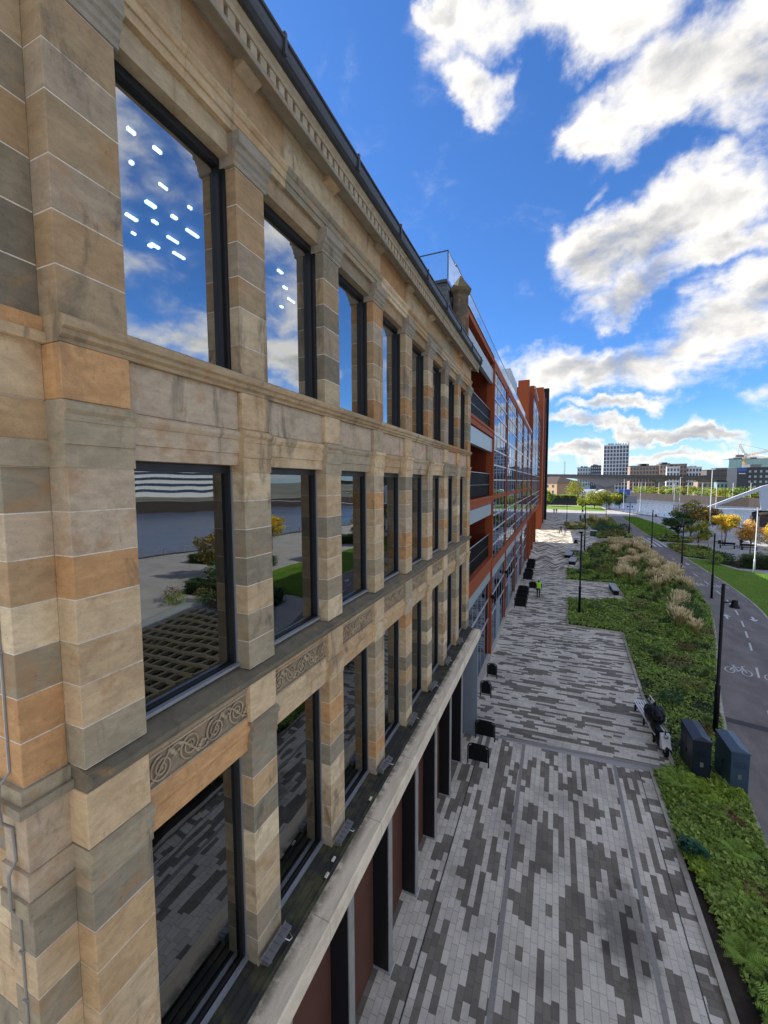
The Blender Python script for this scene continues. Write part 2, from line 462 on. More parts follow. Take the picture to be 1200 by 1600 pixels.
def water_mat():
    mt, nt, b, g = newmat('river_water')
    b.inputs['Base Color'].default_value = (0.15, 0.20, 0.31, 1); b.inputs['Roughness'].default_value = 0.16
    b.inputs['IOR'].default_value = 1.33
    p = pos(g)
    h = g.math('ADD', g.noise(g.vmath('MULTIPLY', p, (1.0, 0.6, 1)), 0.9, 5.0, 0.6, 0.3), g.math('MULTIPLY', g.noise(p, 0.15, 2.0), 1.2))
    nt.links.new(g.bump(h, 0.35, 0.4), b.inputs['Normal'])
    return mt

def slate_mat():
    mt, nt, b, g = newmat('slate')
    p = pos(g); X, Y, Z = g.xyz(p)
    r = g.math('FLOOR', g.math('DIVIDE', Z, 0.2)); w = g.white(g.comb(r, g.math('FLOOR', g.math('DIVIDE', g.math('ADD', Y, X), 0.25)), 0), 0)
    c = g.mix(w, (0.045, 0.05, 0.06), (0.10, 0.105, 0.115))
    j = g.math('LESS_THAN', g.math('FRACT', g.math('DIVIDE', Z, 0.2)), 0.12)
    c = g.mix(j, c, (0.02, 0.02, 0.022))
    nt.links.new(c, b.inputs['Base Color']); b.inputs['Roughness'].default_value = 0.5
    return mt

def moss_lit_mat():
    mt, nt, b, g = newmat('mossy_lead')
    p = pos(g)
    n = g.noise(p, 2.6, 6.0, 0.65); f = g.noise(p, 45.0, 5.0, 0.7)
    c = g.mix(g.ss(n, 0.45, 0.62), (0.035, 0.033, 0.026), (0.085, 0.080, 0.035))  # dark moss; yellowish patches are window-reflected light put into the colour
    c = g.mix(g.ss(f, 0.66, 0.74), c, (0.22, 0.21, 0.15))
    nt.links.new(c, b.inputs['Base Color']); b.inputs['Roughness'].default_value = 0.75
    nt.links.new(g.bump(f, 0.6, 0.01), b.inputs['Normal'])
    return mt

def ledge_mat():
    mt, nt, b, g = newmat('pale_ledge_stone')
    p = pos(g)
    n = g.noise(g.vmath('MULTIPLY', p, (6.0, 1.1, 1.0)), 1.4, 6.0, 0.65, 0.6); f = g.noise(p, 60.0, 4.0, 0.7)
    X, Y, Z = g.xyz(p)
    c = g.mix(g.ss(n, 0.35, 0.7), (0.86, 0.73, 0.53), (0.64, 0.53, 0.38))
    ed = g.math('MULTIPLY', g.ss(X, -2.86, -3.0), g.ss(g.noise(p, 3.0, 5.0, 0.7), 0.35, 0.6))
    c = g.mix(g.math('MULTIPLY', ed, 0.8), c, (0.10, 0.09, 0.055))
    c = g.vmath('SCALE', c, g.math('MULTIPLY_ADD', g.math('SUBTRACT', f, 0.5), 0.5, 1.0))
    jl = g.math('LESS_THAN', g.math('ABSOLUTE', g.math('SUBTRACT', g.math('FLOORED_MODULO', Y, 1.785), 0.9)), 0.006)
    c = g.mix(g.math('MULTIPLY', jl, 0.6), c, (0.15, 0.13, 0.11))
    nt.links.new(c, b.inputs['Base Color']); b.inputs['Roughness'].default_value = 0.85
    nt.links.new(g.bump(f, 0.3, 0.005), b.inputs['Normal'])
    return mt

def asphalt_mat():
    mt, nt, b, g = newmat('asphalt')
    p = pos(g)
    n = g.ss(g.noise(g.vmath('MULTIPLY', p, (1.0, 0.45, 1.0)), 0.9, 7.0, 0.68), 0.3, 0.7); f = g.noise(p, 90.0, 3.0, 0.8)
    c = g.mix(n, (0.15, 0.13, 0.115), (0.25, 0.217, 0.193))
    c = g.vmath('SCALE', c, g.math('MULTIPLY_ADD', g.math('SUBTRACT', f, 0.5), 1.0, 1.0))
    nt.links.new(c, b.inputs['Base Color']); b.inputs['Roughness'].default_value = 0.9
    nt.links.new(g.bump(f, 0.3, 0.005), b.inputs['Normal'])
    return mt

def brick_mat(name, c1, c2):
    mt, nt, b, g = newmat(name)
    p = pos(g); X, Y, Z = g.xyz(p)
    r = g.math('FLOOR', g.math('DIVIDE', Z, 0.15)); w = g.white(g.comb(r, g.math('FLOOR', g.math('DIVIDE', g.math('ADD', X, Y), 0.45)), 0), 0)
    c = g.mix(w, c1, c2)
    nt.links.new(c, b.inputs['Base Color']); b.inputs['Roughness'].default_value = 0.9
    return mt

M = {}
M['stone'] = stone_mat()
M['glass'] = glass_mat('office_glass', 0.16, (0.42, 0.52, 0.53))
M['glass_top'] = glass_mat('coated_glass', 0.52)
M['glass_red'] = glass_mat('curtain_glass', 0.26, (0.4, 0.5, 0.55), (0.50, 0.62, 0.80))
M['glass_rail'] = glass_mat('balustrade_glass', 0.0, (0.86, 0.94, 0.96))
M['frame'] = plain('dark_frame', (0.018, 0.019, 0.021), 0.4, 0.3)
M['alu'] = plain('brushed_aluminium', (0.42, 0.44, 0.47), 0.4, 0.6)
M['lead'] = plain('lead_gutter', (0.055, 0.06, 0.07), 0.45, 0.3, 0.3)
M['slate'] = slate_mat()
M['moss'] = moss_lit_mat()
M['ledge'] = ledge_mat()
M['black'] = plain('black_steel', (0.006, 0.0065, 0.008), 0.5, 0.0, 0.25, spec=0.22)
M['blackmat'] = plain('black_stone', (0.010, 0.010, 0.012), 0.55, 0.0, 0.35, spec=0.3)
M['facing'] = plain('grey_column_facing', (0.30, 0.28, 0.25), 0.8, 0, 0.35, 3.0, 0.2)
M['rust'] = plain('rust_brown_panel', (0.115, 0.048, 0.030), 0.7, 0.0, 0.3, 1.2, spec=0.25)
M['orange'] = plain('oxide_orange_steel', (0.32, 0.074, 0.024), 0.7, 0.0, 0.14, 1.0, spec=0.2)
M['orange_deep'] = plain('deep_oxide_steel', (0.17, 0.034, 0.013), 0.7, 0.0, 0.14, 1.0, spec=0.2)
M['mullion'] = plain('plum_mullion', (0.40, 0.36, 0.38), 0.45, 0.3, 0.1)
M['transom'] = plain('pale_transom', (0.62, 0.60, 0.60), 0.4, 0.3, 0.1)
M['bluegrey'] = plain('blue_grey_panel', (0.36, 0.43, 0.46), 0.45, 0.2, 0.08)
M['steelblue'] = plain('steel_blue_flashing', (0.30, 0.36, 0.42), 0.45, 0.4, 0.12)
M['plastic'] = plain('cream_plastic', (0.7, 0.68, 0.55), 0.5)
M['grey'] = plain('grey_metal', (0.22, 0.225, 0.235), 0.45, 0.4)
M['white'] = plain('white_paint', (0.72, 0.73, 0.74), 0.4, 0.0, 0.06)
M['palegrey'] = plain('pale_grey_paint', (0.50, 0.54, 0.57), 0.45, 0.0, 0.08)
M['roadwhite'] = plain('road_marking', (0.62, 0.62, 0.60), 0.8, 0, 0.3, 8.0)
M['interior'] = plain('interior_wall', (0.10, 0.10, 0.10), 0.8, 0, 0.2, 0.6)
M['interior_floor'] = plain('interior_floor', (0.06, 0.06, 0.062), 0.6)
M['lamp_on'] = plain('lit_panel', (0.8, 0.8, 0.8), 0.5, emit=(0.95, 0.97, 1.0, 3.0))
M['navy'] = plain('navy_cabinet', (0.012, 0.018, 0.032), 0.38, 0.1, 0.2, 3.0)
M['navylight'] = plain('blue_cabinet', (0.045, 0.080, 0.125), 0.38, 0.1, 0.2, 3.0)
M['granite'] = plain('granite', (0.36, 0.36, 0.37), 0.6, 0, 0.3, 40.0, 0.2)
M['kerb'] = plain('kerb_stone', (0.47, 0.43, 0.355), 0.85, 0, 0.35, 2.0, 0.2)
M['slot'] = plain('slot_drain', (0.05, 0.05, 0.05), 0.7)
M['bluesett'] = plain('blue_grey_setts', (0.31, 0.285, 0.25), 0.8, 0, 0.35, 14.0, 0.3)
M['soil'] = ground_mat('soil', (0.03, 0.022, 0.016), (0.055, 0.042, 0.03), 2.0, 0.95, 0.8, 25.0, 0.5)
M['lawn'] = ground_mat('lawn_grass', (0.13, 0.22, 0.018), (0.17, 0.27, 0.028), 0.35, 0.95, 0.9, 40.0, 0.55)
M['concrete'] = ground_mat('pale_paving', (0.38, 0.365, 0.34), (0.46, 0.445, 0.415), 0.4, 0.85, 0.2, 20.0, 0.2)
M['dirtland'] = ground_mat('far_land', (0.13, 0.14, 0.09), (0.25, 0.25, 0.22), 0.02, 0.95, 0.2, 4.0, 0.3)
M['pinkpath'] = ground_mat('reddish_path', (0.30, 0.20, 0.17), (0.36, 0.25, 0.21), 1.0, 0.9, 0.2, 30.0, 0.2)
M['asphalt'] = asphalt_mat()
M['patch'] = plain('asphalt_patch', (0.07, 0.066, 0.068), 0.9, 0, 0.3, 30.0)
M['water'] = water_mat()
M['quay'] = plain('quay_wall', (0.05, 0.04, 0.034), 0.9, 0, 0.5, 0.4)
M['leaf'] = leaf_mat('leaves')
M['drygrass'] = leaf_mat('dry_grass', 0.7, 0.3)
M['bark'] = plain('bark', (0.07, 0.055, 0.045), 0.9, 0, 0.4, 8.0, 0.5, 20)
M['timber'] = plain('weathered_timber', (0.58, 0.46, 0.26), 0.8, 0, 0.35, 5.0)
M['skin'] = plain('person_body', (1, 1, 1), 0.7, 0, 0.1, 20.0, world=False)
M['bin_bag'] = plain('black_plastic', (0.004, 0.004, 0.005), 0.4, 0, 0.2, spec=0.3, bump=0.9, bscale=9.0)
M['tan'] = brick_mat('tan_brick', (0.50, 0.34, 0.20), (0.60, 0.43, 0.27))
M['brownbrick'] = brick_mat('brown_brick', (0.24, 0.16, 0.11), (0.31, 0.21, 0.15))  # the tan brick in shade, its darkness put into the colour
M['rooftile'] = plain('roof_tile', (0.085, 0.065, 0.058), 0.85, 0, 0.25, 1.0)
M['farglass'] = plain('far_window', (0.05, 0.085, 0.13), 0.12, 0.0, 0.4, 0.3)
M['farconcrete'] = plain('far_concrete', (0.27, 0.25, 0.235), 0.9, 0, 0.2, 0.1)
M['flatbrick'] = plain('flat_brick', (0.34, 0.25, 0.19), 0.9, 0, 0.2, 0.2)
M['flatdark'] = plain('flat_dark', (0.14, 0.115, 0.10), 0.9, 0, 0.2, 0.2)
M['hotel'] = plain('dark_cladding', (0.045, 0.05, 0.062), 0.6, 0, 0.2, 0.2)
M['teal'] = plain('teal_glass_cladding', (0.30, 0.46, 0.46), 0.2, 0.0, 0.2, 0.1)
M['blue'] = plain('blue_paint', (0.04, 0.10, 0.42), 0.45, 0, 0.1)
M['yellow'] = plain('crane_yellow', (0.62, 0.36, 0.05), 0.5, 0, 0.1)
M['ply'] = plain('dark_hoarding', (0.012, 0.014, 0.022), 0.6, 0, 0.3, 0.5)
M['setts1'] = setts_mat('setts_along')
M['setts2'] = setts_mat('setts_across', swap=True, stain=False, tilt=-0.03)
M['setts3'] = setts_mat('setts_chevron', w=0.55, L=0.6, zig=True, stain=False, fr=0.75, fc=0.22)

# stone colours (real block colours of the blonde and grey sandstone)
PAL = [((0.56,0.415,0.245),6), ((0.52,0.375,0.215),5), ((0.49,0.33,0.175),4), ((0.37,0.305,0.20),4), ((0.30,0.255,0.175),3),
       ((0.56,0.315,0.14),3), ((0.66,0.52,0.325),3), ((0.50,0.39,0.265),3)]
_pl = [c for c, n in PAL for _ in range(n)]
srng = random.Random(11)
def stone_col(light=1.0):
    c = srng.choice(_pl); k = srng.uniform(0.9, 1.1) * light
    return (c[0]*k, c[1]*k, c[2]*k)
MORTAR = (0.70, 0.63, 0.52)
BUFF = (0.47, 0.36, 0.22)
SGREY = (0.29, 0.255, 0.195)

# ------------------------------------------------------------------ the setting: land, river, paving
def sheet(name, pts, z, mat, kind='structure'):
    me = bpy.data.meshes.new(name); bm = bmesh.new()
    f = bm.faces.new([bm.verts.new((x, y, z)) for x, y in pts])
    if f.normal.z < 0 or True:
        bm.normal_update()
        if f.normal.z < 0: f.normal_flip()
    bmesh.ops.triangulate(bm, faces=bm.faces[:])
    bm.to_mesh(me); bm.free()
    paint(me, np.ones((len(me.polygons), 3), dtype=np.float32))
    me.materials.append(mat)
    o = bpy.data.objects.new(name, me); COL.objects.link(o)
    return tag(o, kind=kind)

NEARBANK = [(70, -200), (52, 0), (45, 56), (37, 118), (24, 150), (19, 170), (17, 200), (20, 300), (25, 420), (30, 600), (150, 4000)]
FARBANK = [(560, -500), (300, -60), (220, 50), (160, 150), (120, 220), (94, 275), (83, 284), (78, 311), (69, 336), (59, 366), (56, 391), (58, 600), (200, 4000)]
sheet('ground', [(-4000, -1000), (120, -1000)] + NEARBANK + [(-4000, 4000)], 0.0, M['concrete'])
sheet('far_bank_ground', FARBANK + [(4000, 4000), (4000, -500)], 0.0, M['dirtland'])
sheet('river', [(-100, -1000), (4000, -1000), (4000, 4500), (-100, 4500)], -3.6, M['water'])

def wall_along(name, pts, z0, z1, th, mat, label, cat):
    mb = MB()
    for (x0, y0), (x1, y1) in zip(pts[:-1], pts[1:]):
        d = Vector((x1-x0, y1-y0)).normalized(); n = Vector((-d.y, d.x)) * th
        mb.slab([(x0, y0), (x1, y1), (x1+n.x, y1+n.y), (x0+n.x, y0+n.y)], z0, z1)
    return tag(mb.build(name, mat), label, cat)
wall_along('quay_wall', NEARBANK, -6, 0.12, 0.5, M['quay'], 'near stone quay wall dropping from the promenade to the river', 'quay wall')
wall_along('quay_wall', FARBANK[:-1], -6, 1.3, -0.8, M['quay'], 'far brown stone quay wall across the river below the hedges', 'quay wall')

BED = 0.012
sheet('plaza_paving', [(-3.42, -3), (3.0, -3), (3.0, 16.6), (-3.42, 16.6)], 0.004, M['setts1'])
sheet('plaza_paving', [(-3.45, 16.6), (4.2, 17.1), (4.45, 31.8), (0.99, 32.15), (1.2, 40.0), (5.8, 40.5), (5.75, 47.3), (1.26, 47.3), (1.3, 52.6), (-3.45, 52.6)], 0.004, M['setts2'])
sheet('plaza_paving', [(-3.45, 52.6), (2.2, 52.6), (3.6, 64), (6.0, 76), (7, 86), (7, 96), (3, 125), (3, 128), (-3.45, 128)], 0.004, M['setts3'])
def strip(name, x0, x1, y0, y1, z, mat):
    return sheet(name, [(x0, y0), (x1, y0), (x1, y1), (x0, y1)], z, mat)
strip('paving_band', -1.02, -0.9, -3, 16.6, 0.008, M['bluesett'])
strip('paving_band', 2.16, 2.28, -3, 16.6, 0.008, M['bluesett'])
strip('drain_slot', -2.58, -2.55, -3, 16.6, 0.008, M['slot'])
strip('drain_slot', 2.985, 3.01, -3, 16.6, 0.008, M['slot'])
sheet('paving_band', [(-3.42, 16.52), (4.2, 17.02), (4.2, 17.2), (-3.42, 16.70)], 0.009, M['bluesett'])
strip('paving_edge', 3.01, 3.42, -3, 16.7, 0.004, M['setts2'])
# kerbs round the beds
def kerb(name, pts, w=0.14, h=0.07):
    mb = MB()
    for (x0, y0), (x1, y1) in zip(pts[:-1], pts[1:]):
        d = Vector((x1-x0, y1-y0)).normalized(); n = Vector((-d.y, d.x)) * w * 0.5
        L = (Vector((x1, y1)) - Vector((x0, y0))).length; k = max(1, round(L / 0.9))
        for i in range(k):
            a = Vector((x0, y0)).lerp(Vector((x1, y1)), i / k) + d * 0.004; c = Vector((x0, y0)).lerp(Vector((x1, y1)), (i+1) / k) - d * 0.004
            t = random.uniform(0.8, 1.15)
            mb.slab([tuple(a-n), tuple(c-n), tuple(c+n), tuple(a+n)], 0, h + random.uniform(-.003, .003), (t, t, t*random.uniform(.93, 1)))
    return tag(mb.build(name, M['kerb']), kind='structure')
kerb('bed_kerb', [(3.44, -3), (3.42, 15.0), (3.42, 16.75)])
kerb('bed_kerb', [(4.22, 17.25), (4.12, 22.5), (4.26, 27.3), (4.45, 31.8)])
kerb('bed_kerb', [(4.45, 31.9), (0.99, 32.15), (1.1, 39.5), (5.76, 40.4)])
kerb('bed_kerb', [(5.85, 40.5), (5.75, 47.2), (1.3, 47.3), (1.3, 52)])

# cycle path
PC = [(5.9, -3), (6.3, 4), (6.9, 9), (7.5, 14.5), (8.25, 19.4), (9.3, 24), (10.1, 26.9), (11.75, 33), (13.2, 39), (14.0, 44), (14.4, 50), (14.55, 57), (14.7, 69), (14.95, 82), (14.9, 93), (15.3, 113), (16.2, 140)]
def resample(pts, step):
    out = []
    P = [Vector((p[0], p[1])) for p in pts]
    # catmull-rom
    for i in range(len(P)-1):
        p0 = P[max(i-1, 0)]; p1 = P[i]; p2 = P[i+1]; p3 = P[min(i+2, len(P)-1)]
        n = max(1, int((p2-p1).length / step))
        for k in range(n):
            t = k / n
            out.append(0.5*((2*p1)+(p2-p0)*t+(2*p0-5*p1+4*p2-p3)*t*t+(3*p1-p0-3*p2+p3)*t*t*t))
    out.append(P[-1]); return out
PCS = resample(PC, 1.0)
def offset(line, off):
    out = []
    for i, p in enumerate(line):
        t = (line[min(i+1, len(line)-1)] - line[max(i-1, 0)]).normalized()
        out.append((p.x + t.y*off, p.y - t.x*off))
    return out
PL = offset(PCS, -1.62); PR = offset(PCS, 1.62)
sheet('cycle_path', PL + PR[::-1], 0.016, M['asphalt'])
kerb('path_kerb', offset(PCS, -1.72)[:60], 0.13, 0.06)
kerb('path_kerb', offset(PCS, 1.72)[:90], 0.12, 0.05)
def path_x(y, side):
    L = PL if side < 0 else PR
    ys = [p[1] for p in L]; xs = [p[0] for p in L]
    return float(np.interp(y, ys, xs))

marks = MB(); ZM = 0.021
def mquad(pts): marks.add([(x, y, ZM) for x, y in pts], [tuple(range(len(pts)))])
def frame_at(y):
    c = min(range(len(PCS)), key=lambda i: abs(PCS[i].y - y)); t = (PCS[min(c+1, len(PCS)-1)] - PCS[max(c-1, 0)]).normalized()
    p = PCS[c] + t * ((y - PCS[c].y) / max(t.y, .1)); return p, t, Vector((t.y, -t.x))
def loc2(y, a, b):
    p, t, r = frame_at(y); q = p + r*a + t*b; return (q.x, q.y)
def mline(y, pts, w):
    P = [Vector(loc2(y, a, b)) for a, b in pts]
    for a, c in zip(P[:-1], P[1:]):
        d = (c-a).normalized(); n = Vector((-d.y, d.x))*w*.5
        mquad([tuple(a-n), tuple(c-n), tuple(c+n), tuple(a+n)])
for y in (9, 13.4, 17.8, 22.6, 27.9, 32.2, 34.7, 37.2, 40.3, 43.6, 47, 51, 55, 60, 65):
    mline(y, [(0, -0.75), (0, 0.75)], 0.10)
def bike(y, a0, s=1.0):
    for cx in (-0.36, 0.36):
        mline(y, [(a0 + cx + 0.21*math.cos(q*math.pi/8), 0.42*math.sin(q*math.pi/8) - 0.35) for q in range(17)], 0.055)
    for pts in ([(-.36, -.35), (-.16, .25), (.22, .25), (.36, -.35)], [(-.16, .25), (.0, -.35), (.22, .25)], [(-.36, -.35), (0, -.35)],
                [(-.16, .25), (-.2, .45)], [(-.28, .47), (-.1, .47)], [(.22, .25), (.17, .55)], [(.17, .55), (.33, .6)]):
        mline(y, [(a0 + x, z) for x, z in pts], 0.06)
for y in (27.8, 50.0): bike(y, -0.82); bike(y, 0.82)
def arrow(y, a0, d):
    mline(y, [(a0, -0.6*d), (a0, 0.15*d)], 0.14)
    mquad([loc2(y, a0-0.28, 0.12*d), loc2(y, a0+0.28, 0.12*d), loc2(y, a0, 0.72*d)])
for y in (38.6, 61.5): arrow(y, -0.8, 1); arrow(y + .4, 0.8, -1)
arrow(21.6, 1.05, -1); arrow(15.4, 0.95, 1)
for i in range(5):
    a = -1.5 + i*0.75
    marks_y = [76.5, 80, 84, 88]
    for y0, y1 in zip(marks_y[:-1], marks_y[1:]):
        mquad([loc2(y0, a-.17, 0), loc2(y0, a+.17, 0), loc2(y1, a+.17, 0), loc2(y1, a-.17, 0)])
tag(marks.build('path_markings', M['roadwhite']), kind='structure')
pt = MB()
def pquad(z, pts, col=(1, 1, 1)): pt.add([(x, y, z) for x, y in pts], [(0, 1, 2, 3)], col)
pquad(0.0205, [loc2(21.4, -1.6, -0.2), loc2(21.4, 1.6, -0.2), loc2(21.4, 1.6, 0.25), loc2(21.4, -1.6, 0.25)])
pquad(0.0205, [loc2(17.3, -0.35, -0.3), loc2(17.3, 0.35, -0.3), loc2(17.3, 0.35, 0.5), loc2(17.3, -0.35, 0.5)], (3.6, 2.6, 2.3))
tag(pt.build('path_patches', M['patch']), kind='structure')

# planting beds, lawns
B1 = [(3.5, -3), (3.5, 16.7)] + [(4.3, 17.2)]
def path_edge(y0, y1, side=-1, n=30):
    return [(path_x(y, side) + (-0.15 if side < 0 else 0.15), y) for y in np.linspace(y0, y1, n)]
B1 = [(3.5, -3), (3.5, 16.75), (4.3, 17.15)] + path_edge(17.2, -3, -1)
B2 = [(4.3, 17.25), (4.2, 22.5), (4.34, 27.3), (4.52, 31.9), (1.06, 32.22), (1.17, 39.45), (5.8, 40.35), (5.95, 40.5), (5.85, 47.35), (1.36, 47.38), (1.36, 52.4), (2.9, 53), (3.7, 64), (6.1, 76)] + [(9, 79.5), (12.6, 77.5)] + path_edge(76.5, 17.3, -1, 60)
B3 = [(7.2, 84.5), (7.4, 96), (7.4, 108), (6.0, 122), (14.2, 130)] + path_edge(125, 86.5, -1, 20)
B4 = [(2.4, 97.5), (2.0, 110), (6.5, 112), (6.4, 98.5)]
for k, B in enumerate((B1, B2, B3, B4)): sheet('planting_bed', B, BED, M['soil'])
sheet('side_path', [(6.2, 76.5), (9, 80), (12.7, 78), (13.2, 85.5), (7.2, 84)], 0.008, M['pinkpath'])
LAWN1 = path_edge(31, 67, 1, 40) + [(18.5, 66), (19.8, 60.2), (22.2, 58.2), (24, 50), (24, 31)]
sheet('lawn', LAWN1, BED, M['lawn'])
LAWN2 = path_edge(90, 138, 1, 20) + [(21.5, 138), (23.2, 112), (21.5, 92)]
sheet('lawn', LAWN2, BED, M['lawn'])
B5 = path_edge(68, 78.5, 1, 10) + [(19, 80), (21.5, 77), (21.8, 67), (18.4, 66.6)]
B6 = path_edge(83.5, 89, 1, 4) + [(21, 91), (23.5, 86), (20.5, 83)]
B7 = [(18.8, 65.8), (21.9, 66.6), (24.5, 72), (28, 70), (27, 62.5), (22.5, 60.8), (20.2, 61.0)]
for B in (B5, B6, B7): sheet('planting_bed', B, 0.016, M['soil'])

# ------------------------------------------------------------------ sandstone building
XF = -3.24; BP = 1.785
def pl(k): return 3.65 + BP*k
def pr(k): return pl(k) + 0.46
NW = 8
sb = empty('sandstone_building', (XF, 9.0, 0), 'long blonde sandstone building with tall windows, carved friezes and dark gutter', 'building')

def blocks(mb, x0, x1, y0, y1, z0, z1, course=0.335, gap=0.008, light=1.0, jitter=0.0):
    """stack of single stones with pale mortar showing between them"""
    mb.box(x0 + .003, x1 - .003, y0 + .003, y1 - .003, z0, z1, MORTAR)
    n = max(1, round((z1 - z0) / course)); zs = [z0 + (z1 - z0) * i / n for i in range(n + 1)]
    for i in range(1, n): zs[i] += srng.uniform(-jitter, jitter)
    for a, b in zip(zs[:-1], zs[1:]):
        mb.bbox(x0, x1, y0, y1, a + gap/2, b - gap/2, 0.004, stone_col(light))

def pier(y0, y1, x=XF, back=-3.5, name='pier', capital=True, e=0.0):
    mb = MB()
    blocks(mb, back, x, y0, y1, 4.55, 7.34)
    # string course with two steps round the pier
    mb.prof([(back, 7.34), (x + .004, 7.34), (x + .004, 7.46), (x + .022, 7.47), (x + .022, 7.58), (x + .05, 7.60), (x + .05, 7.655), (x, 7.68), (back, 7.68)], y0 - .012, y1 + .012, col=stone_col())
    mb.bbox(back, x + .002, y0 - .006, y1 + .006, 7.686, 8.14, .005, stone_col(1.1))
    blocks(mb, back, x, y0, y1, 8.33, 10.62)
    mb.prof([(back, 10.62), (x + .006, 10.62), (x + .006, 10.78), (x + .02, 10.785), (x + .02, 10.95), (x + .028, 10.955), (x + .028, 11.0), (x + .055, 11.03), (x + .055, 11.075), (x, 11.10), (back, 11.10)], y0 - .01, y1 + .01, col=stone_col(1.02))
    mb.bbox(back, x, y0, y1, 11.104, 11.50, .005, stone_col(1.05))
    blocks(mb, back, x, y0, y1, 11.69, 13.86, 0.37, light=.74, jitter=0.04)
    if capital:
        g = SGREY
        mb.prof([(back, 13.865), (x + .012, 13.865), (x + .012, 13.91), (x + .03, 13.93), (x + .03, 13.98), (x + .05, 14.0), (x + .06, 14.05), (x + .09, 14.07), (x + .09, 14.19), (back, 14.19)], y0 - .035, y1 + .035, col=g)
    return mb.build(name, M['stone'], sb)

for k in range(7): pier(pl(k), pr(k))
pier(pl(7), 16.70)
pier(1.84, 2.35)
# recessed quoin and the end wall of the building
qm = MB()
for (x0, x1, y0, y1) in ((-3.75, -3.45, 1.55, 1.84),):
    blocks(qm, x0, x1, y0, y1, 0, 7.34); blocks(qm, x0, x1, y0, y1, 7.68, 8.14, .46)
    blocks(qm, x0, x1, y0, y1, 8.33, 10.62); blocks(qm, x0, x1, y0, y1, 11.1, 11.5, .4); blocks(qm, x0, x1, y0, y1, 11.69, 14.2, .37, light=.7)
    for za, zb, o in ((7.34, 7.68, .04), (10.62, 11.1, .035), (8.14, 8.33, .06), (11.5, 11.69, .06)):
        qm.box(x0 - .02, x1 + o, y0 - o, y1, za + .002, zb * .4 + za * .6, stone_col()); qm.box(x0 - .02, x1 + o * .5, y0 - o * .5, y1, zb * .4 + za * .6 + .002, zb - .002, stone_col())
qm.build('corner_quoin', M['stone'], sb)
em = MB()
z = 0.0
while z < 14.2:
    x = -3.76
    while x > -12:
        w = srng.uniform(.5, .9); em.bbox(max(x - w, -12), x - .006, 1.58, 1.9, z, min(z + .329, 14.2), .004, stone_col()); x -= w
    z += .335
em.box(-12, -3.8, 1.6, 1.88, 0, 14.2, MORTAR)
em.build('end_wall', M['stone'], sb)

# continuous courses
c = MB()
yA, yB = 1.84, 16.70
def sillprof(x, z0, z1): return [(-3.52, z0), (x - .01, z0), (x - .01, z0 + .03), (x + .03, z0 + .05), (x + .03, z0 + .085), (x + .065, z0 + .10), (x + .075, z1 - .05), (x + .075, z1 - .02), (x + .02, z1 + .01), (-3.52, z1 + .035)]
for k in range(9):
    a = yA if k == 0 else pl(k-1) + .23; b = yB if k == 8 else pl(k) + .23
    c.prof(sillprof(XF, 11.505, 11.685), a + .002, b - .002, col=stone_col(.8))
c.build('upper_sill_course', M['stone'], sb)
c = MB()
for k in range(9):
    a = yA if k == 0 else pl(k-1) + .23; b = yB if k == 8 else pl(k) + .23
    c.prof([(-3.52, 8.145), (XF + .01, 8.145), (XF + .02, 8.18), (XF + .06, 8.20), (XF + .085, 8.23), (XF + .085, 8.275), (XF - .1, 8.325), (-3.52, 8.345)], a + .002, b - .002, col=(0.175, 0.152, 0.105))
c.build('middle_sill_course', M['stone'], sb)
c = MB()
for k in range(10):
    a = 1.5 + k * 1.52; b = a + 1.52
    t = stone_col(.85)
    c.prof([(-3.55, 14.195), (XF + .0, 14.195), (XF + .0, 14.28), (XF + .018, 14.285), (XF + .018, 14.375), (XF + .035, 14.385), (XF + .06, 14.42), (XF + .06, 14.45), (XF - .02, 14.47), (-3.55, 14.47)], a, b - .003, col=t)
c.build('architrave', M['stone'], sb)
c = MB()
for k in range(10):
    a = 1.5 + k * 1.52; b = a + 1.52
    c.box(-3.55, XF - .005, a, b - .003, 14.472, 14.955, stone_col(.78))
c.build('frieze_band', M['stone'], sb)
# cornice with dentil course
c = MB()
c.prof([(-3.6, 14.957), (XF + .03, 14.957), (XF + .05, 14.93), (-3.05, 14.90), (-3.02, 14.86), (-3.0, 14.86), (-3.0, 14.915), (-3.6, 15.16)], 1.45, 17.0, col=SGREY)
y = 1.46
while y < 16.95:
    c.box(-3.10, -3.0, y, y + .10, 14.917, 15.03, (0.40, 0.33, 0.225)); y += .157
c.prof([(-3.5, 15.032), (-2.985, 15.032), (-2.985, 15.09), (-2.95, 15.12), (-2.95, 15.16), (-3.5, 15.18)], 1.45, 17.0, col=(0.37, 0.31, 0.215))
k = 0
for k in range(9):   # blocks under the soffit
    yy = 1.9 + k * 1.785
    c.prof([(XF - .03, 14.95), (XF + .12, 14.95), (XF + .12, 14.90), (XF - .03, 14.84)], yy, yy + .3, col=stone_col(.8))
c.build('cornice', M['stone'], sb)
c = MB()
c.box(-3.9, -2.98, 1.45, 17.0, 15.182, 15.20)
c.prof([(-2.975, 15.13), (-2.90, 15.13), (-2.86, 15.16), (-2.84, 15.21), (-2.84, 15.30), (-2.86, 15.31), (-2.86, 15.37), (-2.90, 15.38), (-2.90, 15.33), (-2.975, 15.20)], 1.4, 16.95)
c.tube([(-2.83, 1.4, 15.30), (-2.83, 16.95, 15.30)], .016, 6)
c.box(-3.05, -2.9, 1.4, 16.8, 15.385, 15.45)
for k in range(9): c.box(-2.85, -2.815, 2.2 + k*1.8, 2.24 + k*1.8, 15.13, 15.36)
c.build('gutter', M['lead'], sb)
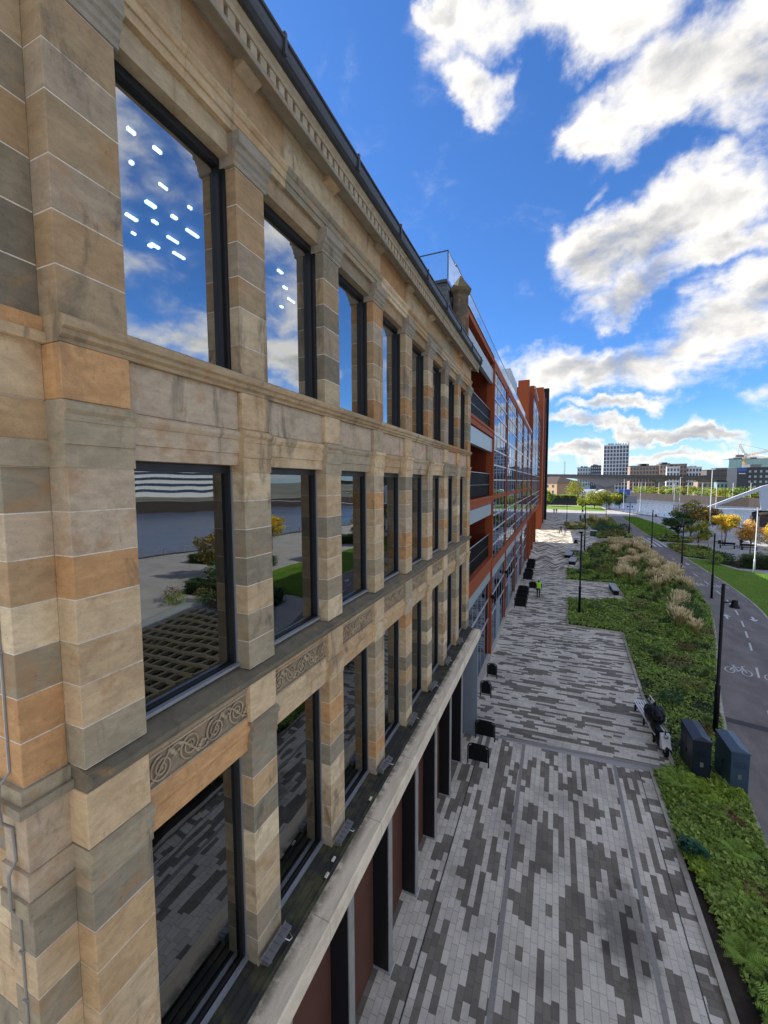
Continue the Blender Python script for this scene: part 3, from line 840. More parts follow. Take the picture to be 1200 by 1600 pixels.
# slate roof, pavilion and chimney turret
c = MB()
c.prof([(-3.3, 15.2), (-4.6, 16.2), (-15, 16.4), (-15, 15.2)], 1.5, 15.2)
c.add([(-3.45, 15.1, 15.2), (-3.45, 16.7, 15.2), (-12, 16.7, 15.2), (-12, 15.1, 15.2), (-3.95, 15.5, 17.9), (-3.95, 16.7, 17.9), (-11.5, 16.7, 17.9), (-11.5, 15.5, 17.9)],
      [(0, 1, 5, 4), (1, 2, 6, 5), (2, 3, 7, 6), (3, 0, 4, 7), (4, 5, 6, 7)])
c.build('slate_roof', M['slate'], sb)
c = MB(); c.box(-11.6, -3.93, 15.42, 16.75, 17.9, 18.0); c.build('roof_capping', M['lead'], sb)
c = MB()
c.lathe([(.30, 0), (.30, 1.3), (.31, 1.31), (.31, 2.3)], (-3.53, 15.9, 15.2), 8, (0.105, 0.086, 0.064), False)
c.lathe([(.31, 2.3), (.40, 2.38), (.43, 2.48), (.40, 2.52), (.02, 3.02)], (-3.53, 15.9, 15.2), 8, (0.13, 0.105, 0.058), False)
c.build('roof_turret', M['stone'], sb)
c = MB()
c.box(-11.5, -3.9, 15.46, 15.475, 18.0, 19.0); c.box(-3.9, -3.885, 15.475, 16.75, 18.0, 19.0)
c.build('roof_balustrade', M['glass_rail'], sb)
c = MB()
c.tube([(-11.5, 15.465, 19.01), (-3.89, 15.465, 19.01), (-3.89, 16.75, 19.01)], .022, 6); c.box(-3.915, -3.88, 15.445, 15.48, 18.0, 19.0)
c.build('balustrade_rail', M['lead'], sb)

# bays: spandrels, lintels, carved friezes, windows
def spiral(mb, cx, cz, x, r, turns, sgn, t0, col, tr=.010):
    pts = []
    n = int(turns * 14)
    for i in range(n + 1):
        a = t0 + sgn * 2*math.pi*turns*i/n; rr = r * (1 - 0.9*i/n)
        pts.append((x, cx + rr*math.cos(a), cz + rr*math.sin(a)))
    mb.tube(pts, [tr*(1 - .35*i/n) for i in range(n + 1)], 5, col)
def carving(y0, y1, z0, z1, x, units, seed):
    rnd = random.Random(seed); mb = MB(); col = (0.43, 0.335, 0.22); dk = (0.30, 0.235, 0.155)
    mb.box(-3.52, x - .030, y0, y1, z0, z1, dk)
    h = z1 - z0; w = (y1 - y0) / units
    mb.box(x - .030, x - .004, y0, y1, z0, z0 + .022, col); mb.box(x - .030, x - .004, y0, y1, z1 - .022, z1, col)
    wave = []
    for i in range(units*12 + 1):
        t = i / 12
        wave.append((x - .018, y0 + w*t, (z0 + z1)/2 + .36*h*math.sin(math.pi*(t - .5))))
    mb.tube(wave, .011, 5, col)
    for u in range(units):
        cy = y0 + w*(u + .5); s = 1 if u % 2 == 0 else -1; cz = (z0 + z1)/2 - .04*h*s
        spiral(mb, cy, cz, x - .014, min(.40*h, .42*w), 2.3, s, math.pi*.5*s, col, .011)
        mb.ball((x - .012, cy, cz), (.016, .017, .017), 7, 5, col)
        for q in range(3):   # leaf lobes in the corners
            a = cy + w*(.30 + .08*q); b = (z0 + z1)/2 + s*h*(.30 - .10*q)
            mb.ball((x - .018, a, b), (.016, .030, .022), 7, 5, col, .15, seed + u*7 + q)
        for q in range(2):
            mb.ball((x - .018, cy - w*(.34 + .07*q), (z0 + z1)/2 - s*h*(.28 - .14*q)), (.014, .020, .016), 6, 4, col, .1, seed + q)
    return mb.build('carved_frieze', M['stone'], sb)

def window(y0, y1, z0, z1, glass, top=False):
    mb = MB(); f = .055; xo, xi = -3.425, -3.52
    mb.box(xi, xo, y0, y0 + f, z0, z1); mb.box(xi, xo, y1 - f, y1, z0, z1)
    mb.box(xi, xo, y0 + f, y1 - f, z1 - f*1.5, z1); mb.box(xi, xo - .02, y0 + f, y1 - f, z0, z0 + f)
    if top: mb.box(xo - .02, xo + .05, y1 - .025, y1 - .001, z0 + .03, z1 - .01)
    w = mb.build('window', M['frame'], sb)
    g = MB(); g.box(-3.487, -3.475, y0 + f, y1 - f, z0 + f, z1 - f*1.5); g.build('pane', glass, w)
    s = MB(); s.box(-3.43, -3.375, y0 + .01, y1 - .01, z0 + .006, z0 + .04); s.box(-3.424, -3.405, y1 - .018, y1 - .002, z0 + .042, z1 - .02); s.build('sill_flashing', M['alu'], w)

for b in range(NW):
    y0 = 2.35 if b == 0 else pr(b-1); y1 = pl(b)
    window(y0, y1, 4.60, 7.33, M['glass']); window(y0, y1, 8.355, 10.69, M['glass']); window(y0, y1, 11.70, 13.97, M['glass_top'], True)
    x = XF - .06
    m1 = MB()
    t = stone_col(1.0)
    m1.prof([(-3.53, 10.695), (x + .0, 10.695), (x + .0, 10.82), (x + .018, 10.825), (x + .018, 10.97), (x + .03, 10.98), (x + .05, 11.02), (x + .05, 11.06), (x, 11.085), (-3.53, 11.085)], y0, y1, col=t)
    m1.build('fascia', M['stone'], sb); m1 = MB()
    m1.bbox(-3.53, x, y0, y1, 11.088, 11.504, .004, (0.50*srng.uniform(.9, 1.05), 0.385, 0.27))
    m1.build('spandrel_panel', M['stone'], sb); m1 = MB()
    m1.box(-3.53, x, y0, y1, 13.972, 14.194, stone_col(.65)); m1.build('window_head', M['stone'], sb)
    m2 = MB(); t = stone_col(1.08)
    m2.prof([(-3.53, 7.335), (x, 7.335), (x, 7.44), (x + .015, 7.445), (x + .015, 7.545), (x + .03, 7.555), (x + .05, 7.60), (x + .05, 7.63), (x + .02, 7.66), (x + .012, 7.73), (-3.53, 7.73)], y0, y1, col=t)
    m2.build('lintel', M['stone'], sb); m2 = MB()
    m2.prof([(-3.53, 8.06), (x + .01, 8.06), (x + .03, 8.09), (x + .05, 8.143), (-3.53, 8.143)], y0, y1, col=stone_col(.95))
    m2.build('sill_moulding', M['stone'], sb)
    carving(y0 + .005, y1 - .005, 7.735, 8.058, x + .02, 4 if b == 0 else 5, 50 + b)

# mass behind the facade: floors, back wall, ceiling lights
c = MB()
for z0, z1 in ((4.2, 4.6), (7.75, 8.33), (11.1, 11.66)): c.box(-15, -3.53, 1.9, 16.65, z0, z1)
c.build('floor_slab', M['interior_floor'], sb)
c = MB(); c.box(-15.3, -15, 1.6, 16.7, 0, 15.2); c.box(-15, -3.56, 16.5, 16.69, 0, 15.1); c.box(-15, -3.6, 14.0 - .0, 14.02, 4.6, 4.62)
c.box(-15, -3.56, 1.9, 16.5, 14.2, 14.4)
c.build('interior_wall', M['interior'], sb)
c = MB(); c.box(-15.3, -3.52, 1.6, 16.7, 14.96, 15.18); c.build('roof_deck', M['lead'], sb)
lr = random.Random(3)
for x, y in [(-4.17, 3.17), (-4.14, 3.45), (-4.57, 3.46), (-4.57, 3.87), (-4.59, 4.29), (-5.01, 4.04), (-4.95, 4.35), (-5.29, 4.32), (-5.02, 4.72), (-5.42, 4.72), (-5.88, 4.7), (-5.49, 4.12), (-5.81, 4.38), (-5.81, 4.73), (-5.7, 5.07), (-4.52, 6.13), (-4.8, 6.65), (-5.02, 7.15), (-5.38, 7.32)]:
    a = lr.uniform(.010, .026); l = lr.uniform(.02, .085) * (1.4 if x < -5 else .8)
    c = MB(); c.box(x - a, x + a, y - l, y + l, 14.14, 14.17); c.build('ceiling_light', M['lamp_on'], sb)

# ground floor arcade
c = MB(); c.box(-3.6, -3.42, 0.0, 16.4, 0, 4.2); c.build('rust_panels', M['rust'], sb)
for j in range(-4, 5):
    y = 7.42 + BP*j
    p = MB(); p.box(-3.42, -3.075, y, y + .20, 0, 4.2); p.box(-3.42, -3.2, y + .2, y + .23, 0, 4.2)
    po = p.build('column', M['blackmat'], sb)
    f = MB(); f.box(-3.073, -3.05, y + .0, y + .20, 0.0, 2.1); f.box(-3.073, -3.05, y, y + .20, 2.106, 4.2)
    f.build('column_facing', M['facing'], po)
    f = MB(); f.box(-3.42, -3.02, y - .03, y + .225, 0.005, .04); f.build('column_plinth', M['granite'], po)
c = MB(); c.box(-3.05, -2.8, 16.38, 16.5, 0, 4.45); c.box(-3.6, -3.05, 16.4, 16.5, 0, 4.2); c.build('end_flashing', M['steelblue'], sb)
c = MB()
c.prof([(-3.02, 4.19), (-2.73, 4.19), (-2.71, 4.21), (-2.71, 4.47), (-2.725, 4.5), (-3.0, 4.515), (-3.02, 4.515)], -2.0, 16.5)
c.build('stone_ledge', M['ledge'], sb)
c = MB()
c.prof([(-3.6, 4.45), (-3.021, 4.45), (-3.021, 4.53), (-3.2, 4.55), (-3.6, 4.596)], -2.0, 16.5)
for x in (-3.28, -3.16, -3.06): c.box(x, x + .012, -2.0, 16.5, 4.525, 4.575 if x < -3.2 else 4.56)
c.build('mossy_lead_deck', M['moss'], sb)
c = MB()
c.tube([(-3.60, 1.545, 14.0), (-3.60, 1.545, 8.42), (-3.59, 1.475, 8.36), (-3.59, 1.465, 8.18), (-3.60, 1.475, 8.08), (-3.60, 1.535, 8.0), (-3.60, 1.545, 7.74), (-3.59, 1.49, 7.66), (-3.59, 1.49, 7.4), (-3.60, 1.545, 7.28), (-3.6, 1.545, 2.0)], .011, 7)
for z in (6.6, 9.3, 10.4, 12.4, 7.0): c.box(-3.62, -3.58, 1.525, 1.56, z, z + .02)
c.build('conduit', M['facing'], sb)

# floodlights standing on the deck in front of the piers
ORD = ['first', 'second', 'third', 'fourth', 'fifth', 'sixth', 'seventh']
def make_flood():
    t = empty('floodlight', (0, 0, 0), 'x', 'floodlight', 'floodlights along the mossy ledge')
    b = MB(); b.prof([(-.05, .06), (.05, .08), (.06, .13), (-.04, .14)], -.23, .23); b.prof([(-.055, .075), (-.05, .06), (-.04, .14), (-.045, .15)], -.24, .24)
    for q in range(5): b.box(-.03, .045, -.2 + q*.09, -.185 + q*.09, .13, .15)
    b.build('housing', M['grey'], t)
    s = MB(); s.box(-.01, .02, -.15, -.12, 0, .08); s.box(-.01, .02, .12, .15, 0, .08); s.build('bracket', M['alu'], t)
    l = MB(); l.tube([(.05, .1, .09), (.10, .12, .06), (.09, .2, .01), (.02, .24, 0)], .006, 5); l.build('cable', M['white'], t)
    return t
fl = make_flood()
for k in range(7):
    o = fl if k == 0 else copy_tree(fl)
    o.location = (-3.13, pl(k) + .22, 4.565); o.rotation_euler = (0, 0, R(random.uniform(-6, 6)))
    o['label'] = 'grey floodlight at the foot of the %s pier from the camera, on the ledge' % ORD[k]
for k, (x, y) in enumerate(((-3.06, 4.98), (-3.10, 5.25), (-3.08, 6.6))):
    b = MB(); b.bbox(x - .02, x + .02, y - .045, y + .045, 4.565, 4.59, .005); b.build('x', M['plastic'])
    o = bpy.context.scene.objects[-1]; o.name = 'litter_scrap'
    tag(o, ['cream litter scrap on the mossy ledge nearest the camera', 'small cream litter scrap just past the nearest one on the ledge', 'cream litter scrap farther along the mossy ledge by the second pier'][k], 'litter')

# ------------------------------------------------------------------ rust-red steel building
XO = -3.45
rb = empty('steel_framed_building', (XO, 60, 0), 'long rust red steel and glass building with balconies and tall orange fins', 'building')
posts = [16.86, 24.7, 31.9, 39.9, 47.7, 56.0, 63.8]
for y in posts:
    c = MB(); c.box(XO - .4, XO + .03, y - .13, y + .13, 0, 17.35); c.build('steel_column', M['orange'], rb)
# balcony bay
ya, yb = 17.0, 24.56
c = MB(); c.box(-5.6, -5.2, ya, yb, 4.7, 17.3)
for k in range(6): c.box(-5.19, -5.15, ya + 1.2*k + .3, ya + 1.2*k + .9, 4.7, 17.0)
c.box(-5.2, XO - .4, yb - .02, yb, 4.7, 17.0)
c.build('balcony_back_wall', M['orange_deep'], rb)
for z0, z1 in ((13.02, 13.40), (9.26, 9.68), (5.30, 6.06)):
    c = MB(); c.box(-5.2, XO, ya, yb, z0, z1); c.box(XO, XO + .04, ya, yb, z1 - .12, z1 + .02); c.build('balcony_floor', M['orange'], rb)
c = MB(); c.box(-5.2, XO, ya, yb, 17.25, 17.6); c.build('top_beam', M['orange'], rb)
for z0, z1 in ((12.2, 12.96), (8.58, 9.22), (4.70, 5.26), (16.1, 16.86)):
    c = MB(); c.box(XO - .25, XO - .06, ya, yb, z0, z1); c.build('spandrel_panel', M['bluegrey'], rb)
for z0, z1 in ((13.44, 14.6), (9.72, 10.95), (6.1, 7.4)):
    c = MB(); c.box(XO - .22, XO - .20, ya, yb, z0 + .04, z1 - .05)
    y = ya + .1
    while y < yb: c.box(XO - .19, XO - .17, y, y + .03, z0, z1 - .02); y += .30
    o = c.build('balcony_screen', M['black'], rb)
    h = MB(); h.tube([(XO - .18, ya, z1), (XO - .18, yb, z1)], .025, 6)
    y = ya + .2
    while y < yb - .3: h.box(XO - .165, XO - .155, y, y + .2, (z0 + z1)/2 - .012, (z0 + z1)/2 + .012); y += .34
    h.build('handrail', M['alu'], o)
# glazed bays
def glazed(y0, y1, z0, z1, nm, zs, x=XO, pane_mat=None):
    c = MB(); c.box(x - .08, x - .06, y0, y1, z0, z1); g = c.build('glazing', pane_mat or M['glass_red'], rb)
    m1 = MB(); w = (y1 - y0) / nm
    for k in range(nm + 1): m1.box(x - .12, x - .045, max(y0, y0 + w*k - .035), min(y1, y0 + w*k + .035), z0, z1)
    m1.build('mullions', M['mullion'], g)
    t = MB()
    for z in zs: t.box(x - .12, x - .03, y0, y1, z - .04, z + .04)
    t.build('transoms', M['transom'], g)
zs_up = (16.3, 15.4, 14.5, 12.4, 11.5, 10.6, 8.45, 7.55, 6.65)
for a, b in zip(posts[1:-1], posts[2:]):
    glazed(a + .13, b - .13, 5.75, 17.0, 4, zs_up)
    glazed(a + .13, b - .13, 0.15, 4.62, 5, (2.3, 3.5), XO - .02)
    for z0, z1, o_ in ((5.26, 5.78, .02), (9.44, 9.70, -.01), (17.0, 17.5, -.02)):
        c = MB(); c.box(XO - .22, XO + o_, a + .13, b - .13, z0, z1); c.build('floor_band', M['orange'], rb)
    c = MB(); c.box(XO - .22, XO - .03, a + .13, b - .13, 13.32, 13.52); c.build('white_band', M['transom'], rb)
    c = MB(); c.box(XO - .20, XO - .04, a + .13, b - .13, 4.62, 5.25); c.build('spandrel_panel', M['bluegrey'], rb)
glazed(17.0, 24.57, 0.15, 4.68, 6, (2.3, 3.5), XO - .1)
c = MB(); c.box(XO - .3, XO + .12, 16.55, 61, 0, .14); c.build('plinth', M['kerb'], rb)
for y0 in (27.3, 34.5, 43.2):
    c = MB(); c.box(XO - .22, XO - .03, y0, y0 + 1.9, 0.1, 2.5); d = c.build('door', M['steelblue'], rb)
    h = MB(); h.tube([(XO + .02, y0 + .9, .9), (XO + .02, y0 + .9, 1.5)], .015, 6); h.build('handle', M['alu'], d)
# interior mass
c = MB()
c.box(-17, -16.7, 16.8, 76, 0, 17.3); c.box(-16.7, -3.7, 63.4, 63.7, 0, 17)
for z in (4.7, 5.4, 9.5, 13.4): c.box(-16.7, -4.2 if z < 5 else -3.8, 24.8, 63.4, z, z + .25)
c.box(-16.7, -5.6, 16.8, 17.0, 0, 17)
c.build('interior_structure', M['interior'], rb)
c = MB(); c.box(-17, XO - .1, 16.9, 76, 17.36, 17.62); c.box(XO - .12, XO + .0, 16.9, 64, 17.5, 17.66); c.build('roof_edge', M['transom'], rb)
c = MB(); c.box(-3.95, -3.93, 16.95, 63.5, 17.66, 19.2); c.build('roof_balustrade', M['glass_rail'], rb)
c = MB(); c.tube([(-3.94, 16.95, 19.22), (-3.94, 63.5, 19.22)], .03, 6); c.build('balustrade_rail', M['grey'], rb)
c = MB(); c.box(-9, -4.9, 47, 55, 17.62, 22.7)
c.build('rooftop_plant', M['bluegrey'], rb)
# first tower of fins and its tall glazed bay over the passage
def fin(x0, x1, y0, y1, z0, z1, name='steel_fin', mat='orange'):
    c = MB(); c.box(x0, x1, y0, y1, z0, z1); c.box(x1 + .002, x1 + .02, y0 + .05, y1 - .05, z0, z1 - .02); return c.build(name, M[mat], rb)
fin(-5.2, -3.75, 60.0, 60.6, 17.6, 24.3)
for y in (57.5, 60.9, 66.5, 75.2): fin(-4.6, -3.22, y, y + .7, 0, 5.3)
fin(-3.9, -3.38, 64.0, 64.5, 5.3, 24.3)
fin(-4.3, -3.5, 76.0, 76.6, 5.3, 24.3)
glazed(64.6, 76.0, 5.9, 23.6, 5, zs_up + (18.2, 19.1, 20.0, 21.0, 22.0)); glazed(76.6, 95.4, 5.9, 23.6, 8, zs_up + (18.2, 19.1, 20.0, 21.0, 22.0))
for z0, z1, o_ in ((5.28, 5.9, .03), (23.6, 24.2, 0)):
    c = MB(); c.box(-4.4, XO + o_, 64.5, 95.4, z0, z1); c.build('floor_band', M['orange'], rb)
c = MB(); c.box(-4.4, XO - .04, 64.5, 95.4, 13.32, 13.5); c.box(-4.4, XO + .25, 64.6, 76, 24.2, 24.4); c.build('white_band', M['transom'], rb)
c = MB(); c.box(-4.5, -4.35, 64.5, 95.4, 5.9, 23.6); c.build('interior_structure', M['interior'], rb)
c = MB(); c.box(-16.7, -5, 60.8, 75.6, 17.6, 23.6); c.box(-16.7, -6.0, 63.8, 76, 0, 17.3); c.build('core_block', M['orange_deep'], rb)
# second, taller tower and the dark end block
c = MB(); c.box(-4.6, XO + .4, 95.6, 104, 0, 30.6); c.box(-16, -4.6, 97, 150, 0, 31); c.build('tower_block', M['orange'], rb)
fin(-3.6, -2.9, 110, 111, 0, 31.0)
glazed(111, 128, 1, 30, 7, zs_up + (18.2, 20.0, 22.0, 24, 26, 28), -3.2)
c = MB(); c.box(-4.2, -3.4, 104.2, 128, 0, 30.4); c.box(-8, -2.6, 128, 131, 0, 37); c.build('dark_end_wall', M['black'], rb)
c = MB(); c.box(-5.2, -4.5, 88, 95.5, 27.2, 27.6); c.box(-5.0, -4.7, 88, 88.4, 24.2, 27.6); c.box(-5.2, -4.6, 88, 95.4, 25.2, 25.5); c.box(-5.2, -4.6, 88, 95.4, 26.2, 26.5); c.build('roof_louvres', M['grey'], rb)
for y in (24.7, 31.9):
    c = MB(); c.lathe([(.05, 0), (.13, .05), (.13, .2), (.05, .25)], (XO + .12, y - .16, 3.55), 10); c.build('wall_light', M['black'], rb)

# ------------------------------------------------------------------ street furniture
def lamp(x, y, h, ang, label, heads=1, name='lamp_post'):
    t = empty(name, (0, 0, 0), label, 'lamp post', 'black lamp posts')
    p = MB(); p.lathe([(.095, 0), (.095, 2.15), (.062, 2.2), (.062, h), (.05, h + .02)], (0, 0, 0), 12); p.build('post', M['black'], t)
    b = MB(); b.lathe([(.16, 0), (.16, .03), (.10, .05)], (0, 0, .005), 12); b.build('base_plate', M['black'], t)
    for k in range(heads):
        a = ang + math.pi*k; dx, dy = math.cos(a), math.sin(a); z = h - .75
        r = MB(); r.tube([(dx*.05, dy*.05, z + .02), (dx*.3, dy*.3, z + .06)], .028, 6); ar = r.build('arm', M['black'], t)
        q = MB(); q.lathe([(.19, -.15), (.17, -.12), (.10, .02), (.10, .12), (.08, .15)], (dx*.40, dy*.40, z), 12); q.build('lamp_head', M['black'], t)
    t.location = (x, y, 0)
    return t
lamp(6.26, 20.17, 6.35, R(0), 'black lamp post by the cycle path, nearest the camera behind the blue cabinets')
lamp(1.9, 35.5, 6.5, R(180), 'black lamp post in the planting bed corner by the recess with a bench')
lamp(4.11, 68.6, 6.8, R(180), 'black lamp post behind the pale block benches at the plaza edge')
lamp(13.0, 44.5, 5.85, R(10), 'black lamp post at the outer bend of the cycle path, second from the camera')
lamp(13.1, 54.6, 6.2, R(0), 'black lamp post beside the cycle path between tan grasses, third along the path')
lamp(13.2, 71.0, 6.2, R(0), 'black lamp post beside the white crossing on the cycle path')
lamp(13.2, 91.5, 6.3, R(0), 'black lamp post with two heads beyond the white crossing', 2)
lamp(2.6, 114.7, 6.75, R(0), 'black lamp post with two heads in the far hedge bed on the plaza', 2)
lamp(12.2, 122, 8.2, R(180), 'black lamp post at the far end of the shrub bed')
lamp(8.0, 150, 7.0, R(0), 'thin black lamp post by the dark hoarding', 1)
def mast(x, y, h, label, box=False):
    t = empty('white_mast', (0, 0, 0), label, 'mast', 'white masts on the promenade')
    p = MB(); p.lathe([(.10, 0), (.10, 1.6), (.06, 1.65), (.045, h)], (0, 0, 0), 10); p.build('pole', M['palegrey'], t)
    q = MB(); q.box(-.05, .05, -.05, .05, h, h + .25); q.tube([(0, 0, h + .1), (.35, 0, h + .16)], .03, 5); q.build('top_fitting', M['white'], t)
    if box:
        b = MB(); b.lathe([(.1, 0), (.22, .1), (.22, .5), (.1, .6)], (0, 0, h*.3), 10); b.build('sensor_box', M['grey'], t)
    t.location = (x, y, 0); return t
mast(20.8, 58.35, 7.2, 'white mast by the lawn path next to the dark hedge')
mast(21.7, 76.8, 12.0, 'tall white mast with a round grey box between the yellow trees', True)
mast(20.9, 90.5, 10.9, 'tall white mast behind the dark tree and the walker')
mast(24.2, 149, 9.8, 'white mast on the far promenade, left of the pair at the river')
mast(31.0, 140, 9.6, 'white mast on the far promenade above the dark green tree')
mast(35.5, 122, 9.5, 'white mast at the river edge left of the white bridge arm')
mast(41.5, 110, 9.8, 'white mast at the river edge in front of the white bridge arm')
mast(21.5, 163, 11, 'white mast beside the blue boat shed across the promenade')

def hoop(x, y, rz, w=.76, h=.82):
    t = empty('cycle_stand', (0, 0, 0), 'x', 'cycle stand', 'black panelled cycle stands along the facade')
    p = MB(); a = w/2
    p.tube([(-a, 0, 0), (-a, 0, h - .14), (-a + .05, 0, h - .04), (-a + .14, 0, h), (a - .14, 0, h), (a - .05, 0, h - .04), (a, 0, h - .14), (a, 0, 0)], .024, 8); p.build('hoop', M['black'], t)
    q = MB(); q.prof([(-a + .03, .17), (a - .03, .17), (a - .03, h - .14), (a - .15, h - .03), (-a + .15, h - .03), (-a + .03, h - .14)], -.006, .006, 'y')
    q.v = [(v[0], v[1], v[2]) for v in q.v]
    q.build('panel', M['black'], t)
    return t
HL = [(-2.44, 14.67, .76), (-2.44, 16.29, .76), (-2.95, 19.7, .5), (-2.95, 21.8, .5), (-2.55, 35.0, .9), (-2.55, 36.3, .9), (-2.6, 37.7, .9), (-2.6, 39.1, .9), (-1.9, 41.6, .7), (-2.6, 45.2, .9), (-2.6, 47.2, .9), (-2.65, 51, .9), (-2.65, 53.2, .9), (-2.9, 118, .9), (-2.9, 121, .9)]
HN = ['black panelled cycle stand nearest the camera beside the dark columns', 'black panelled cycle stand just behind the nearest one', 'narrow black cycle stand under the balconies, nearer of the narrow pair', 'narrow black cycle stand under the balconies, farther of the narrow pair',
      'nearest stand of the row of four on the left of the hi-vis person', 'second stand of the row of four left of the hi-vis person', 'third stand of the row of four left of the hi-vis person', 'farthest stand of the row of four left of the hi-vis person',
      'single black cycle stand directly behind the hi-vis person', 'nearer stand of the next pair beyond the hi-vis person', 'farther stand of the next pair beyond the hi-vis person', 'nearer stand of the last pair before the chevron paving', 'farther stand of the last pair before the chevron paving', 'nearer stand at the foot of the far dark tower', 'farther stand at the foot of the far dark tower']
cache = {}
for (x, y, w), lb in zip(HL, HN):
    if w in cache: o = copy_tree(cache[w])
    else: o = cache[w] = hoop(0, 0, 0, w, .8 if w < .8 else .95)
    o.location = (x, y, .01); o['label'] = lb

def cabinet(x, y, w, d, h, rz, mat, label):
    t = empty('utility_cabinet', (0, 0, 0), label, 'cabinet', 'utility cabinets in the bed')
    b = MB(); b.bbox(-w/2, w/2, -d/2, d/2, .04, h - .1, .01); b.build('body', mat, t)
    r = MB(); e = .02
    r.add([(-w/2-e, -d/2-e, h-.1), (w/2+e, -d/2-e, h-.1), (w/2+e, d/2+e, h-.1), (-w/2-e, d/2+e, h-.1), (-w/2-e, -d/2-e, h-.06), (w/2+e, -d/2-e, h-.06), (w/2+e, d/2+e, h-.06), (-w/2-e, d/2+e, h-.06), (.02, -d/2+.12, h+.03), (.02, d/2-.12, h+.03)],
          [(0,1,5,4), (1,2,6,5), (2,3,7,6), (3,0,4,7), (4,5,8), (5,6,9,8), (6,7,9), (7,4,8,9), (3,2,1,0)]); r.build('roof', mat, t)
    q = MB(); q.box(-w/2 - .008, -w/2 - .001, -d/2 + .04, -.006, .1, h - .16); q.box(-w/2 - .008, -w/2 - .001, .006, d/2 - .04, .1, h - .16); dd = q.build('door', mat, t)
    vt = MB()
    for k in range(6): vt.box(-w/2 + .08, w/2 - .08, -d/2 - .012, -d/2 - .001, h*.62 + k*.035, h*.62 + k*.035 + .018)
    vt.build('vent', mat, t)
    lk = MB(); lk.box(-.05, .05, -d/2 - .008, -d/2 - .001, h*.38, h*.38 + .16); lk.build('notice_plate', M['grey'], t)
    hd = MB(); hd.box(-w/2 - .03, -w/2 - .009, -.08, -.05, h*.45, h*.45 + .14); hd.build('handle', M['black'], dd)
    pl_ = MB(); pl_.box(-w/2 - .03, w/2 + .03, -d/2 - .03, d/2 + .03, 0, .04); pl_.build('plinth', M['granite'], t)
    t.location = (x, y, .01); t.rotation_euler = (0, 0, rz); return t
cabinet(4.83, 17.35, .52, 1.35, 1.6, R(2), M['navy'], 'dark navy utility cabinet, the left of the two in the bed')
cabinet(5.80, 17.1, .50, 1.3, 1.58, R(2), M['navylight'], 'lighter blue utility cabinet standing by the cycle path kerb')

# slatted bench
t = empty('slatted_bench', (0, 0, 0), 'pale slatted bench with a black bag on it at the plaza edge', 'bench')
for k in range(6):
    b = MB(); b.bbox(-.30 + k*.105, -.30 + k*.105 + .07, -1.45, 1.35, .42, .46, .008); b.build('slat', M['white'] if k < 5 else M['granite'], t)
b = MB(); b.bbox(.34, .38, -0.6, 1.35, .50, .58, .006); b.bbox(.37, .41, -.6, 1.35, .64, .74, .006); b.build('backrest', M['white'], t)
for y in (-1.2, 0, 1.15):
    b = MB(); b.box(-.27, .33, y - .03, y + .03, .36, .42); b.box(-.26, -.20, y - .03, y + .03, 0, .36); b.box(.26, .32, y - .03, y + .03, 0, .36); b.box(.33, .36, y - .02, y + .02, .36, .72); b.build('leg', M['black'], t)
t.location = (3.93, 19.95, .01); t.rotation_euler = (0, 0, R(7))
bb = MB(); bb.ball((0, 0, .33), (.36, .58, .36), 28, 18, (1, 1, 1), .05, 5)
for k in range(10):
    a = k*2.4; bb.ball((.22*math.cos(a), .36*math.sin(a), .38 + .05*(k % 3)), (.17, .20, .16), 12, 8, (1, 1, 1), .10, k)
bb.ball((.02, .1, .72), (.06, .06, .08), 10, 6, (1, 1, 1), .2, 9)
o = bb.build('bin_bag', M['bin_bag']); tag(o, 'bulging shiny black bag lying on the slatted bench', 'bag'); o.location = (4.0, 19.55, .45)
# parked scooter
t = empty('motor_scooter', (0, 0, 0), 'white fronted black motor scooter parked at the bench end', 'scooter')
def wheel(y):
    w = MB(); w.add(*torus(0.2, .065, (0, y, .265))); o = w.build('wheel', M['black'], t)
    h = MB(); h.tube([(-.05, y, .265), (.05, y, .265)], .09, 12); h.build('rim', M['grey'], o)
def torus(R_, r, c, n=20, m_=10):
    vs = []; fs = []
    for i in range(n):
        a = 2*math.pi*i/n
        for j in range(m_):
            b = 2*math.pi*j/m_
            vs.append((c[0] + r*math.sin(b), c[1] + (R_ + r*math.cos(b))*math.cos(a), c[2] + (R_ + r*math.cos(b))*math.sin(a)))
    for i in range(n):
        for j in range(m_): fs.append((i*m_ + j, ((i+1) % n)*m_ + j, ((i+1) % n)*m_ + (j+1) % m_, i*m_ + (j+1) % m_))
    return vs, fs
wheel(-.55); wheel(.6)
b = MB(); b.prof([(-.72, .42), (-.60, .55), (-.42, 1.0), (-.34, 1.0), (-.36, .6), (-.38, .3), (-.46, .3)], -.19, .19, 'x')
b.build('front_fairing', M['white'], t)
b = MB(); b.prof([(-.38, .22), (.2, .22), (.3, .5), (.85, .62), (.82, .78), (.3, .80), (.15, .5), (-.3, .34)], -.16, .16, 'x'); b.build('body_shell', M['black'], t)
b = MB(); b.bbox(-.14, .14, .05, .75, .78, .88, .03); b.build('seat', M['black'], t)
b = MB(); b.tube([(-.34, -.36, 1.04), (-.12, -.42, 1.1), (.12, -.42, 1.1), (.34, -.36, 1.04)], .02, 8); b.tube([(0, -.55, .27), (0, -.42, 1.08)], .03, 8); b.build('handlebar', M['black'], t)
b = MB(); b.ball((0, -.52, .9), (.1, .06, .09), 12, 8); b.build('headlight', M['alu'], t)
b = MB(); b.box(-.09, .09, -.86, -.5, .44, .47); b.build('mudguard', M['black'], t)
t.location = (4.0, 18.35, .01); t.rotation_euler = (0, 0, R(10)); t.scale = (.82, .82, .82)

